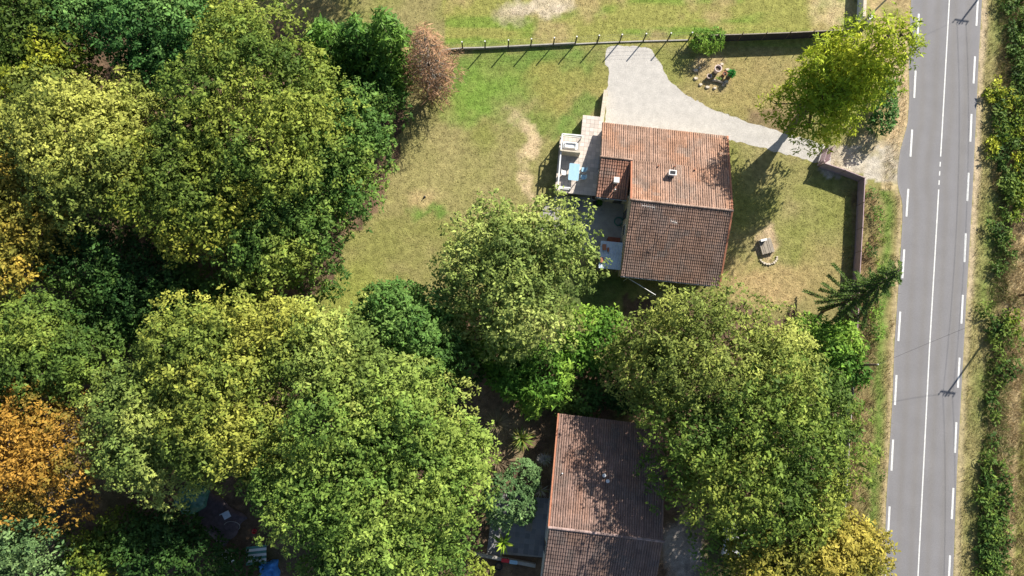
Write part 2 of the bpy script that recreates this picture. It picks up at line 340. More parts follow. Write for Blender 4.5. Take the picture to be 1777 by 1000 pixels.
def build_road():
    ysx = np.arange(-400, 1401, 12.0); K = 41
    lx = np.interp(ysx, [p[1] for p in ROAD_L], [p[0] for p in ROAD_L]); rx = np.interp(ysx, [p[1] for p in ROAD_R], [p[0] for p in ROAD_R])
    t = np.linspace(0, 1, K); PX = lx[:, None] * (1 - t) + rx[:, None] * t; PY = np.repeat(ysx[:, None], K, 1)
    x, y = Gn(PX.ravel(), PY.ravel()); v = np.stack([x, y, np.full_like(x, .012)], 1)
    # wheel tracks polished a little browner and paler, lane middles bluer
    tt = np.tile(t, len(ysx)); n = fbm(PX.ravel() * 3, PY.ravel() * .25, 40, 5)
    tr = sum(np.exp(-((tt - c) / .05) ** 2) for c in (.2, .39, .63, .83))
    edge = np.clip(1 - np.minimum(tt, 1 - tt) / .03, 0, 1)
    base = np.array((.205, .2, .207))[None] * (1 + .10 * (n - .5))[:, None]
    base = base * (1 - .13 * tr[:, None]) * np.array((1.0, 1.0, 1.0)) + tr[:, None] * np.array((.016, .012, .004)) + (edge * .06 * fbm(PX.ravel(), PY.ravel(), 12, 91))[:, None] * np.array((1.2, 1.0, .7))
    n_, k_ = len(ysx), K; i = (np.arange(n_ - 1)[:, None] * k_ + np.arange(k_ - 1)[None]).ravel()
    q = np.stack([i, i + k_, i + k_ + 1, i + 1], 1).astype(np.int32)
    me = bpy.data.meshes.new('road'); me.vertices.add(len(v)); me.vertices.foreach_set('co', v.astype(np.float32).ravel())
    me.loops.add(q.size); me.loops.foreach_set('vertex_index', q.ravel()); me.polygons.add(len(q)); me.polygons.foreach_set('loop_start', np.arange(len(q), dtype=np.int32) * 4); me.update(calc_edges=True)
    a = me.attributes.new('tint', 'FLOAT_COLOR', 'POINT'); a.data.foreach_set('color', np.concatenate([base, np.ones((len(base), 1))], 1).astype(np.float32).ravel())
    ro = tag(link('road', me, 'asphalt'), kind='structure')
    def line(name, pts, wd):
        P = [G(*p, .017) for p in pts]; mb = MB(); vv = []
        for i, p in enumerate(P):
            d = (P[min(i + 1, len(P) - 1)] - P[max(i - 1, 0)]).normalized(); s = Vector((-d.y, d.x, 0)) * wd / 2; vv.append((p - s, p + s))
        for (a, b), (c, d) in zip(vv[:-1], vv[1:]): mb.face([a, c, d, b][::-1] if (c - a).cross(b - a).z < 0 else [a, c, d, b])
        return mb.build(name, 'paint_white', ro)
    CL = [(1668, -400), (1647.5, 0), (1635, 225), (1629, 329), (1623.6, 425), (1613, 605), (1603, 805), (1593, 1000), (1575, 1400)]
    cx = lambda y: np.interp(y, [p[1] for p in CL], [p[0] for p in CL])
    line('centre_line', [(cx(y), y) for y in np.linspace(-400, 272, 14)], .13)
    line('centre_line', [(cx(y), y) for y in np.linspace(329, 1400, 20)], .13)
    for y0, y1 in ((281, 289), (297, 305), (313, 321)): line('centre_dash', [(cx(y0), y0), (cx(y1), y1)], .13)
    LX = lambda y: np.interp(y, [-400, 24, 123, 170, 272, 376, 483, 592, 703, 817, 933, 1400], [1606, 1594.5, 1589, 1586.5, 1580, 1573, 1566, 1559, 1553, 1547, 1541, 1517])
    RX = lambda y: np.interp(y, [-400, 0, 45, 98, 145, 198, 245, 300, 350, 470, 600, 670, 760, 860, 905, 1000, 1400], [1712, 1697, 1694.5, 1692, 1689.5, 1686, 1684, 1681, 1678.5, 1673, 1666.5, 1662.5, 1658.5, 1654, 1651.5, 1647, 1626])
    for y0, y1 in ((-70, -25), (24, 66), (123, 170), (225, 272), (328, 376), (433, 483), (541, 592), (651, 703), (763, 817), (879, 933), (993, 1050)): line('edge_dash', [(LX(y0), y0), (LX(y1), y1)], .2)
    for y0, y1 in ((-60, -12), (-2, 45), (98, 145), (198, 246), (300, 349), (405, 455), (512, 562), (621, 673), (733, 786), (847, 901), (964, 1020)): line('edge_dash', [(RX(y0), y0), (RX(y1), y1)], .2)
build_road()
tag(sheet('driveway', DRIVE, .006, 'gravel', ragged=.09, step=.35, seed=3), kind='structure')

# ------------------------------------------------------------------ foliage
NRG = np.random.default_rng(11)
LEAFCOUNT = 0
def nrm(a): return a / (np.linalg.norm(a, axis=1, keepdims=True) + 1e-9)
def leaves_from(pos, dirn, norm, l, wd, tint, name, m, parent, fold=.18):
    """one folded rhombus per leaf"""
    global LEAFCOUNT
    n = len(pos); LEAFCOUNT += n
    norm = nrm(norm); dirn = nrm(dirn - norm * (dirn * norm).sum(1, keepdims=True)); side = np.cross(norm, dirn)
    l = np.asarray(l).reshape(-1, 1); wd = np.asarray(wd).reshape(-1, 1)
    a = pos; c = pos + dirn * l; mid = pos + dirn * l * .45 + norm * wd * fold
    v = np.stack([a, mid + side * wd * .5, c, mid - side * wd * .5], 1).reshape(-1, 3)
    return numpy_quads(name, v, n, 4, tint, m, parent)
def palette(pal, t):
    pal = np.array(pal) * np.array((1.14, 1.34, 1.12)); t = np.clip(t, 0, .9999) * (len(pal) - 1); i = t.astype(int); f = (t - i)[:, None]
    return pal[i] * (1 - f) + pal[i + 1] * f
def crown_mesh(lobes, pal, parent, spacing=1.15, per=44, leaf=(.29, .15), sub=2.2, seed=1, sink=.38, zmin=-.5, up=.5, m='leaf', name='crown', flat=.8, pnoise=1.0, rag=.14, tipc=None, tipp=.0):
    rg = np.random.default_rng(seed); PP = []; NN = []
    def fib(n, zm):
        i = np.arange(n) + .5; z = 1 - i / n * (1 - zm); th = i * 2.399963 + rg.random() * 6
        q = np.sqrt(np.clip(1 - z * z, 0, 1)); return nrm(np.stack([q * np.cos(th), q * np.sin(th), z], 1) + rg.normal(0, .06, (n, 3)))
    for k, (cx, cy, cz, rx, ry, rz) in enumerate(lobes):
        C = np.array([cx, cy, cz]); R = np.array([rx, ry, rz]); area = 4 * math.pi * ((rx * ry) ** 1.6 / 3 + (rx * rz) ** 1.6 / 3 + (ry * rz) ** 1.6 / 3) ** (1 / 1.6) * (1 - zmin) / 2
        if sub:                                       # boughs: lumps on the lobe, each carrying shoots
            d = fib(max(6, int(area / (sub * sub) * 1.2)), zmin); n = len(d)
            bump = sum(np.cos(d @ rg.normal(0, q, 3) + rg.random() * 6) for q in (2, 3, 4.5, 6)) / 4
            r = .85 + rag * bump + rg.normal(0, .075, n); snk = rg.random(n) < sink; r[snk] *= rg.uniform(.6, .88, snk.sum())
            bc = C + d * r[:, None] * R; br = sub * rg.uniform(.36, .78, n); bn = nrm(d / R + np.array([0, 0, .25 / min(R)]))
            ok = np.ones(n, bool)
            for j, l in enumerate(lobes):
                if j != k: ok &= (((bc - np.array(l[:3])) / (np.array(l[3:]) * .7)) ** 2).sum(1) > 1
            p_ = []; n_ = []
            for b, q, nn in zip(bc[ok], br[ok], bn[ok]):
                dd = fib(max(5, int(2 * math.pi * q * q * 1.5 / spacing ** 2)), -1.0); dd = dd[(dd @ nn) > -.25]
                p_.append(b + dd * q * rg.uniform(.5, 1.3, (len(dd), 1)) * np.array([1, 1, .8])); n_.append(nrm(dd + nn * .3))
            if p_: PP.append(np.concatenate(p_)); NN.append(np.concatenate(n_))
        else:
            d = fib(max(8, int(area / spacing ** 2 * 1.3)), zmin); n = len(d)
            bump = sum(np.cos(d @ rg.normal(0, q, 3) + rg.random() * 6) for q in (2, 3, 4.5, 6)) / 4
            r = 1 + rag * bump + rg.normal(0, .05, n); snk = rg.random(n) < sink; r[snk] *= rg.uniform(.55, .9, snk.sum())
            p = C + d * r[:, None] * R; nn = nrm(d / R); keep = np.ones(n, bool)
            for j, l in enumerate(lobes):
                if j != k: keep &= (((p - np.array(l[:3])) / (np.array(l[3:]) * .8)) ** 2).sum(1) > 1
            PP.append(p[keep]); NN.append(nn[keep])
    P = np.concatenate(PP); Nn = np.concatenate(NN); low = P[:, 2] < .4; P = P[~low]; Nn = Nn[~low]; nc = len(P)
    rc = spacing * rg.uniform(.26, .64, nc); cnt = np.maximum(6, (per * (rc / spacing / .65) ** 2)).astype(int)
    ct = np.clip((fbm(P[:, 0], P[:, 1], 3.6, seed + 5, 3) - .5) * 2.3 * pnoise + .5 + rg.normal(0, .16, nc), 0, 1)
    cb = rg.uniform(.78, 1.22, nc)
    idx = np.repeat(np.arange(nc), cnt); n = len(idx)
    d = nrm(Nn[idx] * .7 + np.array([0, 0, up]) + rg.normal(0, .75, (n, 3)))
    pos = P[idx] + d * (rc[idx] * rg.random(n) ** .35)[:, None] * np.array([1, 1, flat])
    norm = d * .85 + np.array([0, 0, .4]) + rg.normal(0, .33, (n, 3))
    dirn = d * .7 + rg.normal(0, .6, (n, 3)) - np.array([0, 0, .15])
    sc = np.clip(np.exp(rg.normal(-.05, .32, n)), .4, 1.9)
    tint = palette(pal, ct[idx] + rg.normal(0, .09, n)) * (cb[idx] * rg.uniform(.78, 1.22, n))[:, None]
    if tipc is not None:
        tp = rg.random(n) < tipp; tint[tp] = np.array(tipc) * rg.uniform(.8, 1.2, (tp.sum(), 1))
    return leaves_from(pos, dirn, norm, leaf[0] * sc, leaf[1] * sc, np.clip(tint, .004, .8), name, m, parent), P
def lobe(px, py, z, rpx, fz=.85, ry=None):
    c = G(px, py, z); s = MPP(px, py, z); return (c.x, c.y, z, rpx * s, (ry or rpx) * s, rpx * s * fz)
def woody(parent, base, lobes, P, seed, r0=.28, m='bark', name='trunk', twigs=26, fork=.35):
    rg = random.Random(seed); mb = MB(); base = Vector(base); cs = [Vector(l[:3]) for l in lobes]
    cen = sum(cs, Vector()) / len(cs); hz = min(c.z for c in cs); fk = Vector((base.x * .5 + cen.x * .5, base.y * .5 + cen.y * .5, max(1.2, hz * fork)))
    jit = lambda s: Vector((rg.gauss(0, s), rg.gauss(0, s), rg.gauss(0, s * .5)))
    mb.tube([base - Vector((0, 0, .1)), base.lerp(fk, .15) + jit(.04), base.lerp(fk, .55) + jit(.12), fk], [r0 * 1.5, r0 * 1.1, r0 * .95, r0 * .85], 9)
    for c in cs:
        mid = fk.lerp(c, .5) + jit(.4); mb.tube([fk, fk.lerp(mid, .5) + jit(.15), mid, c + jit(.3)], [r0 * .7, r0 * .55, r0 * .42, r0 * .24], 6)
    for i in rg.sample(range(len(P)), min(twigs, len(P))):
        t = Vector(P[i]); c = min(cs, key=lambda q: (q - t).length); mid = c.lerp(t, .5) + jit(.3); mb.tube([c, mid, c.lerp(t, .95)], [r0 * .2, r0 * .13, r0 * .05], 5)
    return mb.build(name, m, parent, smooth=True)
def expand(L, seed):
    """break big round lobes into a core and separate boughs, so that the crown has valleys"""
    rg = np.random.default_rng(seed + 7); out = []
    for x, y, z, rx, ry, rz in L:
        if rx < 2.6: out.append((x, y, z, rx, ry, rz)); continue
        k = .54; out.append((x, y, z - .1 * rz, rx * k, ry * k, rz * k)); n = 10 if rx > 3.6 else 7
        i = np.arange(n) + .5; zz = 1 - i / n * 1.35; th = i * 2.399963 + rg.random() * 6; q = np.sqrt(1 - zz * zz)
        for a, b, c in zip(q * np.cos(th), q * np.sin(th), zz):
            s = rg.uniform(.24, .42); d = rg.uniform(.5, .76) * (1.04 - .3 * (s - .36)); out.append((x + a * rx * d, y + b * ry * d, z + c * rz * d, rx * s, ry * s * rg.uniform(.85, 1.15), rz * s * rg.uniform(.8, 1.0)))
    return out
def tree(name, label, lobes, pal, seed, cat='tree', base=None, r0=.28, group=None, trunk='bark', **kw):
    L = [lobe(*l) for l in lobes]
    wsum = sum(l[3] ** 2 for l in L); cx = sum(l[0] * l[3] ** 2 for l in L) / wsum; cy = sum(l[1] * l[3] ** 2 for l in L) / wsum
    b = (cx, cy, 0) if base is None else tuple(G(*base))
    t = thing(name, label, cat, b, group); tw = kw.pop('twigs', 26); fk = kw.pop('fork', .35)
    E = expand(L, seed) if kw.get('sub', 1) else L
    o, P = crown_mesh(E, pal, t, seed=seed, **kw); woody(t, b, L, P, seed, r0, trunk, twigs=tw, fork=fk)
    return t

YG = [(.07, .105, .022), (.15, .175, .035), (.235, .235, .045)]           # yellow green
GR = [(.045, .085, .02), (.085, .14, .03), (.15, .19, .04)]               # green
PALE = [(.10, .13, .035), (.20, .22, .06), (.31, .30, .085)]              # pale, lime-flowered
OCH = [(.08, .105, .022), (.165, .175, .03), (.27, .235, .04)]              # ochre olive
GOLD = [(.16, .14, .03), (.32, .21, .04), (.42, .245, .045)]              # golden
ORG = [(.15, .11, .025), (.30, .145, .03), (.39, .185, .04)]               # orange
DARK = [(.025, .055, .016), (.05, .09, .022), (.09, .13, .03)]            # dark green
FRESH = [(.05, .105, .018), (.11, .19, .028), (.21, .28, .045)]             # fresh green
BLUE = [(.06, .10, .042), (.115, .165, .07), (.19, .24, .105)]               # blue green
OLV = [(.125, .14, .035), (.225, .225, .055), (.34, .315, .085)]

# the wood left of the lawn
tree('broadleaf_tree', 'tallest yellow green tree at the edge of the lawn beside the conifers',
     [(440, 130, 10, 118), (525, 188, 9, 88), (375, 205, 9.5, 100), (470, 255, 10, 120), (400, 70, 7, 55), (560, 250, 8, 85)], YG, 101, r0=.42)
tree('broadleaf_tree', 'green tree bulging over the lawn opposite the dead brown conifer',
     [(608, 230, 7.5, 74), (630, 290, 6, 45), (575, 320, 7, 78), (655, 205, 6.5, 32)], [(.05, .095, .022), (.10, .155, .035), (.18, .21, .045)], 102, r0=.3)
tree('broadleaf_tree', 'green tree at the lawn edge with bare earth below it',
     [(525, 400, 7, 72), (455, 430, 7.5, 74), (545, 455, 5.5, 48), (490, 350, 8, 70)], [(.05, .09, .02), (.11, .155, .035), (.21, .22, .045)], 103, r0=.3)
tree('broadleaf_tree', 'ochre olive tree with thin patches in the middle of the wood',
     [(325, 285, 9.5, 88), (350, 375, 9, 85), (265, 345, 9, 70), (405, 330, 9, 75)], OCH, 104, r0=.36, sink=.42, per=36)
tree('broadleaf_tree', 'pale yellow green tree between the ochre tree and the golden tree',
     [(130, 235, 10, 98), (60, 250, 9.5, 75), (205, 275, 9.5, 88), (140, 325, 9, 80), (215, 190, 8, 55), (90, 165, 8.5, 60)], [(.11, .125, .03), (.22, .215, .05), (.32, .285, .07)], 105, r0=.38)
tree('broadleaf_tree', 'golden yellow tree at the outer edge of the wood',
     [(10, 300, 9, 65), (38, 385, 8.5, 62), (5, 450, 8, 55), (80, 400, 7.5, 35), (-50, 360, 9, 70)], GOLD, 106, r0=.33)
tree('broadleaf_tree', 'fresh green tree behind the tallest tree of the wood',
     [(230, 45, 8.5, 88), (310, 60, 8, 78), (165, 15, 8, 70), (345, 10, 7, 45), (260, -40, 8, 90), (270, 120, 7, 50)], [(.04, .09, .025), (.075, .145, .04), (.13, .20, .06)], 107, r0=.33)
tree('broadleaf_tree', 'yellow speckled green tree beside the fresh green tree in the wood',
     [(45, 60, 8.5, 78), (105, 115, 8, 62), (15, 140, 8, 60), (70, -20, 8, 70)], [(.05, .075, .016), (.11, .13, .02), (.30, .27, .03)], 108, r0=.33, pnoise=1.3)
tree('broadleaf_tree', 'low dark green tree shaded by the ochre olive tree',
     [(215, 470, 5, 78), (300, 520, 4.5, 80), (385, 535, 4, 62), (130, 440, 5, 60), (170, 540, 4.5, 60), (250, 560, 4, 50)], DARK, 109, r0=.24, per=38)
tree('broadleaf_tree', 'bright green tree next to the orange tree',
     [(60, 600, 7.5, 76), (125, 640, 7, 62), (55, 545, 6.5, 45), (20, 660, 7, 60), (165, 610, 6, 38), (-30, 600, 7, 70)], [(.055, .085, .02), (.11, .145, .03), (.20, .215, .045)], 110, r0=.3)
tree('broadleaf_tree', 'orange tree in autumn leaf',
     [(45, 735, 8, 72), (92, 795, 8, 70), (20, 830, 7.5, 70), (112, 745, 7, 50), (110, 870, 6.5, 42), (-50, 770, 8, 70), (35, 700, 7, 40)], ORG, 111, r0=.33, sink=.5, per=34, twigs=110, trunk='bark_grey')
tree('broadleaf_tree', 'blue green tree below the orange tree',
     [(25, 930, 6, 62), (-20, 970, 6, 60), (60, 980, 4.5, 40)], BLUE, 112, r0=.26)
tree('broadleaf_tree', 'yellow green tree with ochre tips across the dark hollow from the ochre tree',
     [(330, 610, 9, 88), (425, 600, 9, 92), (290, 665, 8.5, 62), (400, 695, 9.5, 92), (495, 595, 8.5, 78), (360, 750, 9, 80), (460, 770, 8, 62)], [(.09, .115, .025), (.19, .20, .042), (.30, .265, .055)], 113, r0=.4)
tree('broadleaf_tree', 'pale grey green tree between the orange tree and the junk',
     [(232, 700, 8.5, 58), (248, 780, 8, 66), (300, 825, 7, 48), (205, 755, 8, 48), (270, 730, 8, 50)], PALE, 114, r0=.3, sink=.36)
tree('broadleaf_tree', 'largest green tree of the wood facing the blue green shrub',
     [(600, 765, 10, 118), (700, 745, 10, 105), (745, 835, 9, 98), (572, 858, 9.5, 100), (655, 900, 10, 120), (500, 838, 8, 62), (785, 790, 7.5, 55), (620, 970, 8.5, 95), (730, 935, 7.5, 78)], [(.06, .095, .022), (.12, .17, .036), (.215, .245, .055)], 115, r0=.48)
tree('broadleaf_tree', 'pale yellow green tree reaching the round bushy green tree',
     [(560, 620, 8.5, 80), (635, 675, 9, 76), (712, 695, 8.5, 58), (765, 700, 7.5, 45), (515, 565, 7, 42), (600, 590, 7, 50)], [(.11, .14, .035), (.21, .235, .06), (.32, .31, .085)], 116, r0=.36)
tree('broadleaf_tree', 'round bushy green tree standing at the lower end of the lawn',
     [(700, 568, 5.5, 90), (744, 608, 5, 74), (660, 592, 5, 62)], [(.055, .105, .026), (.105, .17, .042), (.17, .235, .065)], 117, r0=.25, spacing=.6, per=34, leaf=(.28, .14), sub=1.3, sink=.15, rag=.07)
tree('broadleaf_tree', 'pale yellow green tree overhanging the concrete patio',
     [(870, 432, 8, 80), (950, 428, 7.5, 72), (832, 482, 7.5, 68), (988, 470, 6.5, 42), (890, 510, 8, 80), (905, 552, 7.5, 60), (868, 578, 6.5, 38), (942, 572, 6.5, 40), (790, 545, 5.5, 25)], [(.10, .125, .035), (.20, .22, .06), (.32, .31, .10)], 118, r0=.4)
tree('leafy_shrub', 'broad bright green shrub under the pale patio tree', [(895, 640, 2.6, 48), (945, 650, 2.6, 46), (870, 615, 2.4, 36), (925, 678, 2, 34)], FRESH, 119, cat='shrub', r0=.1, sub=1.1, spacing=.6, per=20, leaf=(.42, .15), rag=.3)
tree('leafy_shrub', 'bright green shrub between the patio tree and the large olive tree', [(1018, 572, 2.6, 36), (1042, 605, 2.4, 34), (1002, 605, 2.2, 34), (1060, 565, 2.4, 24)], FRESH, 120, cat='shrub', r0=.1, sub=1.1, spacing=.6, per=20, leaf=(.36, .16), rag=.3)
tree('broadleaf_tree', 'large olive green tree below the tiled house', [(1180, 590, 7, 84), (1270, 600, 8.5, 98), (1345, 640, 8, 72), (1215, 660, 8, 96), (1122, 610, 5, 52), (1148, 680, 5, 62), (1290, 670, 8.5, 85), (1090, 650, 4, 28)], OLV, 121, r0=.42, leaf=(.29, .13), sink=.45, per=36)
tree('broadleaf_tree', 'large yellow green tree shading the lower house roof', [(1225, 755, 8.5, 90), (1335, 740, 10, 112), (1400, 795, 9, 90), (1300, 840, 9.5, 98), (1420, 715, 7.5, 60), (1162, 825, 7, 36), (1385, 870, 8, 72), (1240, 830, 8.5, 70)], [(.06, .09, .02), (.13, .165, .032), (.235, .235, .05)], 122, r0=.45, sink=.45, per=36)
tree('broadleaf_tree', 'golden green tree overhanging the road edge', [(1400, 955, 7.5, 68), (1470, 945, 6.5, 50), (1330, 970, 7.5, 58), (1500, 985, 5.5, 38), (1440, 1010, 7, 60)], [(.12, .115, .025), (.225, .18, .035), (.32, .23, .05)], 123, r0=.32)
tree('broadleaf_tree', 'low green tree beside the white car', [(1290, 935, 6, 44), (1250, 965, 5.5, 34), (1310, 990, 6, 44)], GR, 124, r0=.24)
tree('leafy_shrub', 'bright green shrub under the sparse conifer by the brown fence', [(1430, 600, 2.4, 34), (1468, 590, 2.0, 22), (1484, 650, 1.6, 18), (1400, 575, 2.2, 24), (1455, 640, 1.8, 22), (1470, 612, 1.6, 18)], FRESH, 130, cat='shrub', r0=.1, sub=1.1, spacing=.6, per=20, leaf=(.42, .17), rag=.3)
tree('leafy_shrub', 'low dark shrub added to darken the bare patch before the lower house roof', [(1015, 690, 1.4, 30), (1050, 665, 1.5, 28), (1085, 690, 1.4, 26), (970, 695, 1.2, 22)], DARK, 138, cat='shrub', r0=.08, sub=1.0, spacing=.6, per=18, rag=.3)  # shrub added so that the sunlit bare patch reads dark
tree('leafy_shrub', 'blue green dense shrub beside the lower house', [(878, 862, 3.2, 36), (908, 828, 3, 26), (870, 890, 2.8, 24), (900, 880, 3, 26)], BLUE, 131, cat='shrub', r0=.12, sub=None, spacing=.5, per=44, leaf=(.24, .13), sink=.05, rag=.1)
tree('leafy_shrub', 'bright yellow green shrub poking through the north fence', [(1218, 70, 1.2, 17), (1238, 68, 1.3, 17), (1228, 78, 1.1, 14)], FRESH, 132, cat='shrub', r0=.06, sub=None, spacing=.4, per=22, leaf=(.34, .07))
tree('leafy_shrub', 'dark green shrub beside the brown sheet', [(300, 940, 3, 60), (350, 968, 2.6, 46), (250, 950, 3, 50), (415, 992, 2, 28)], DARK, 133, cat='shrub', r0=.12, per=30, spacing=.8, sub=1.4)
tree('leafy_shrub', 'yellow tipped green shrub between the blue green tree and the dark shrub', [(170, 965, 3, 50), (215, 920, 2.6, 36), (130, 990, 3, 40)], [(.03, .06, .014), (.07, .10, .02), (.22, .22, .035)], 134, cat='shrub', r0=.12, per=30, spacing=.8, sub=1.4, pnoise=1.4)
tree('leafy_shrub', 'small yellow green bush below the largest green tree', [(805, 985, 2, 28), (832, 1000, 1.8, 22)], YG, 135, cat='shrub', r0=.08, sub=None, spacing=.6, per=30, leaf=(.28, .13))
tree('leafy_shrub', 'dark green bush at the drive entrance beside the tall slender tree', [(1538, 170, 1.6, 16), (1535, 195, 1.8, 20), (1530, 215, 1.7, 18), (1545, 150, 1.5, 12)], [(.035, .08, .02), (.06, .12, .03), (.10, .17, .05)], 136, cat='shrub', r0=.06, sub=None, spacing=.45, per=26, leaf=(.26, .12))
tree('leafy_shrub', 'dark green undergrowth shrub beside the round bushy green tree', [(790, 615, 2.4, 34), (775, 570, 2.4, 28), (810, 640, 2, 26)], DARK, 137, cat='shrub', r0=.08, sub=None, spacing=.6, per=30)
tree('slender_tree', 'tall slender light green tree casting a long shadow on the tiled house',
     [(1400, 215, 5, 42), (1385, 180, 6, 45), (1438, 188, 6, 48), (1425, 150, 8, 58), (1468, 150, 9, 58), (1452, 112, 10, 52), (1505, 118, 11.5, 50), (1498, 82, 12, 46), (1540, 78, 13.5, 40), (1562, 58, 14.5, 30)],
     [(.18, .22, .02), (.33, .34, .025), (.45, .41, .035)], 125, base=(1414, 171), r0=.42, sink=.35, per=25, spacing=.8, leaf=(.34, .11), sub=1.6, twigs=90, rag=.25, fork=.6)
#PART2
# the tree beyond the frame that dapples the glade
tree('broadleaf_tree', 'tree behind the conifers that dapples the bare glade', [(610, -270, 9, 75), (690, -290, 9, 75), (650, -215, 8, 50), (545, -280, 8, 65)], YG, 140, r0=.33, sink=.45, per=16)

# ------------------------------------------------------------------ conifers
def upright(name, label, base, h, r, pal, seed, group=None, cat='conifer', lean=(0, 0), leaf=(.5, .14), per=20, spacing=.62, sink=.45, twigs=30, fr=((.2, .95), (.42, 1.0), (.63, .78), (.82, .5), (.95, .22)), trunk='bark', **kw):
    b = G(*base); t = thing(name, label, cat, tuple(b), group)
    L = [(b.x + lean[0] * f, b.y + lean[1] * f, h * f, r * q, r * q, h * .15) for f, q in fr]
    o, P = crown_mesh(L, pal, t, seed=seed, sub=None, spacing=spacing, per=per, leaf=leaf, sink=sink, up=.7, zmin=-.9, m='needle', rag=.32, **kw)
    rg = random.Random(seed); mb = MB(); top = Vector((b.x + lean[0], b.y + lean[1], h))
    mb.tube([b - Vector((0, 0, .1)), b.lerp(top, .3), b.lerp(top, .7), top], [r * .1, r * .08, r * .05, .02], 7)
    for i in rg.sample(range(len(P)), min(twigs, len(P))):
        q = Vector(P[i]); f = max(.05, min(.97, q.z / h - .06)); a = b.lerp(top, f); mb.tube([a, a.lerp(q, .5) + Vector((0, 0, -.08)), q], [.05, .035, .012], 5)
    mb.build('trunk', trunk, t, smooth=True)
    return t
CON = [(.03, .07, .012), (.06, .12, .018), (.11, .18, .03)]
upright('cypress_tree', 'bright green conifer nearest the glade, first of three', (598, 135), 10.5, 2.9, CON, 201)
upright('cypress_tree', 'bright green conifer between the other two green conifers', (648, 134), 10.8, 2.7, CON, 202)
upright('cypress_tree', 'bright green conifer touching the dead brown conifer', (692, 126), 11.2, 2.6, CON, 203)
upright('cypress_tree', 'short dark green conifer below the three bright conifers', (668, 160), 6, 2.3, [(.02, .06, .014), (.04, .10, .02), (.07, .15, .03)], 204)
upright('dead_conifer', 'dead brown conifer at the end of the north fence', (756, 156), 12.6, 2.5, [(.22, .11, .075), (.34, .165, .11), (.42, .21, .145)], 205, leaf=(.55, .05), per=15, sink=.65, twigs=260, trunk='bark_grey')

def sparse_conifer():
    b = G(1428, 540); top = G(1566, 466, 13.0); t = thing('sparse_conifer', 'sparse dark conifer with long drooping branches beside the brown fence', 'conifer', tuple(b)); rg = random.Random(5); nr = np.random.default_rng(5)
    mid = b.lerp(top, .5) + Vector((.3, -.25, .6)); P = lambda f: (b.lerp(mid, f * 2) if f < .5 else mid.lerp(top, f * 2 - 1))
    mb = MB(); mb.tube([b - Vector((0, 0, .1)), P(.25), P(.5), P(.75), top], [.2, .16, .12, .07, .02], 7)
    pos = []; dr = []; nm = []; li = []
    for k in range(60):
        f = .16 + .82 * (k / 60) ** .85; a = k * 2.4 + rg.gauss(0, .35); L = (5.2 * (1 - f) ** .7 + .5) * rg.uniform(.55, 1.15); o = P(f); hz = rg.uniform(.5, .88)
        d = Vector((math.cos(a), math.sin(a), 0)); pts = [o + d * L * hz * s ** .8 + Vector((0, 0, -.62 * L * s ** 1.35 + .2 * L * max(0, s - .7))) for s in (0, .25, .5, .75, 1)]
        pts = [p if p.z > .25 else Vector((p.x, p.y, .25)) for p in pts]
        mb.tube(pts, [.05, .04, .03, .02, .008], 5); n = int(80 * L)
        for i in range(n):
            s = .05 + .95 * i / n; q = s * 4; j = min(3, int(q)); p = pts[j].lerp(pts[j + 1], q - j); sd = 1 if i % 2 else -1
            side = Vector((-d.y, d.x, 0)) * sd; pos.append(p); dr.append(d * .4 + side * .8 + Vector((0, 0, rg.gauss(-.4, .35)))); nm.append(Vector((rg.gauss(0, .5), rg.gauss(0, .5), 1))); li.append(rg.uniform(.14, .34))
    mb.build('trunk', 'bark', t, smooth=True)
    n = len(pos); tint = palette([(.03, .055, .012), (.06, .10, .018), (.12, .16, .026)], nr.random(n))
    leaves_from(np.array([tuple(p) for p in pos]), np.array([tuple(p) for p in dr]), np.array([tuple(p) for p in nm]), np.array(li), np.full(n, .065), tint, 'crown', 'needle', t)
sparse_conifer()

# ------------------------------------------------------------------ yuccas and other spiky plants
def spiky(name, label, px, py, z, r, n, pal, seed, wd=.07, group=None, cat='plant', stem=True, droop=.35):
    rg = random.Random(seed); b = G(px, py, z); b.z = 0; t = thing(name, label, cat, tuple(b), group); mb = MB(); o = Vector((b.x, b.y, z))
    for i in range(n):
        a = rg.uniform(0, 6.283); e = rg.uniform(-.25, 1.25); L = r * rg.uniform(.7, 1.15); d = Vector((math.cos(a) * math.cos(e), math.sin(a) * math.cos(e), math.sin(e))); sd = Vector((-math.sin(a), math.cos(a), 0)) * wd * rg.uniform(.7, 1.2) / 2
        c = pal[rg.randrange(len(pal))]; k = rg.uniform(.75, 1.25); mb.col = tuple(q * k for q in c)
        p1 = o + d * L * .45; p2 = o + d * L - Vector((0, 0, droop * L * math.cos(e) * .6)); p0 = o + d * .04
        if min(p1.z, p2.z) < .05: continue
        mb.face([p0 - sd * .6, p0 + sd * .6, p1 + sd, p1 - sd]); mb.face([p1 - sd, p1 + sd, p2])
    mb.build('leaves', 'leaf', t, tint=True)
    if stem:
        m2 = MB(); m2.tube([b - Vector((0, 0, .05)), Vector((b.x + .03, b.y, z * .5)), o], [.11, .09, .08], 7); m2.build('stem', 'bark_grey', t, smooth=True)
    return t
spiky('yucca', 'green and dry leaved yucca beside the bare earth near the lower house', 905, 762, 1.6, 1.5, 90, [(.16, .24, .04), (.30, .30, .07), (.42, .36, .2), (.12, .2, .04)], 1, .13)
spiky('yucca', 'dried grey yucca head next to the lower house roof', 945, 797, 2.0, .85, 110, [(.5, .47, .46), (.4, .38, .36), (.32, .33, .2)], 2, .06)
spiky('yucca', 'thin pale yucca with few leaves above the blue green shrub', 938, 851, 2.0, 1.1, 46, [(.45, .42, .36), (.3, .33, .12), (.5, .44, .33)], 3, .06)
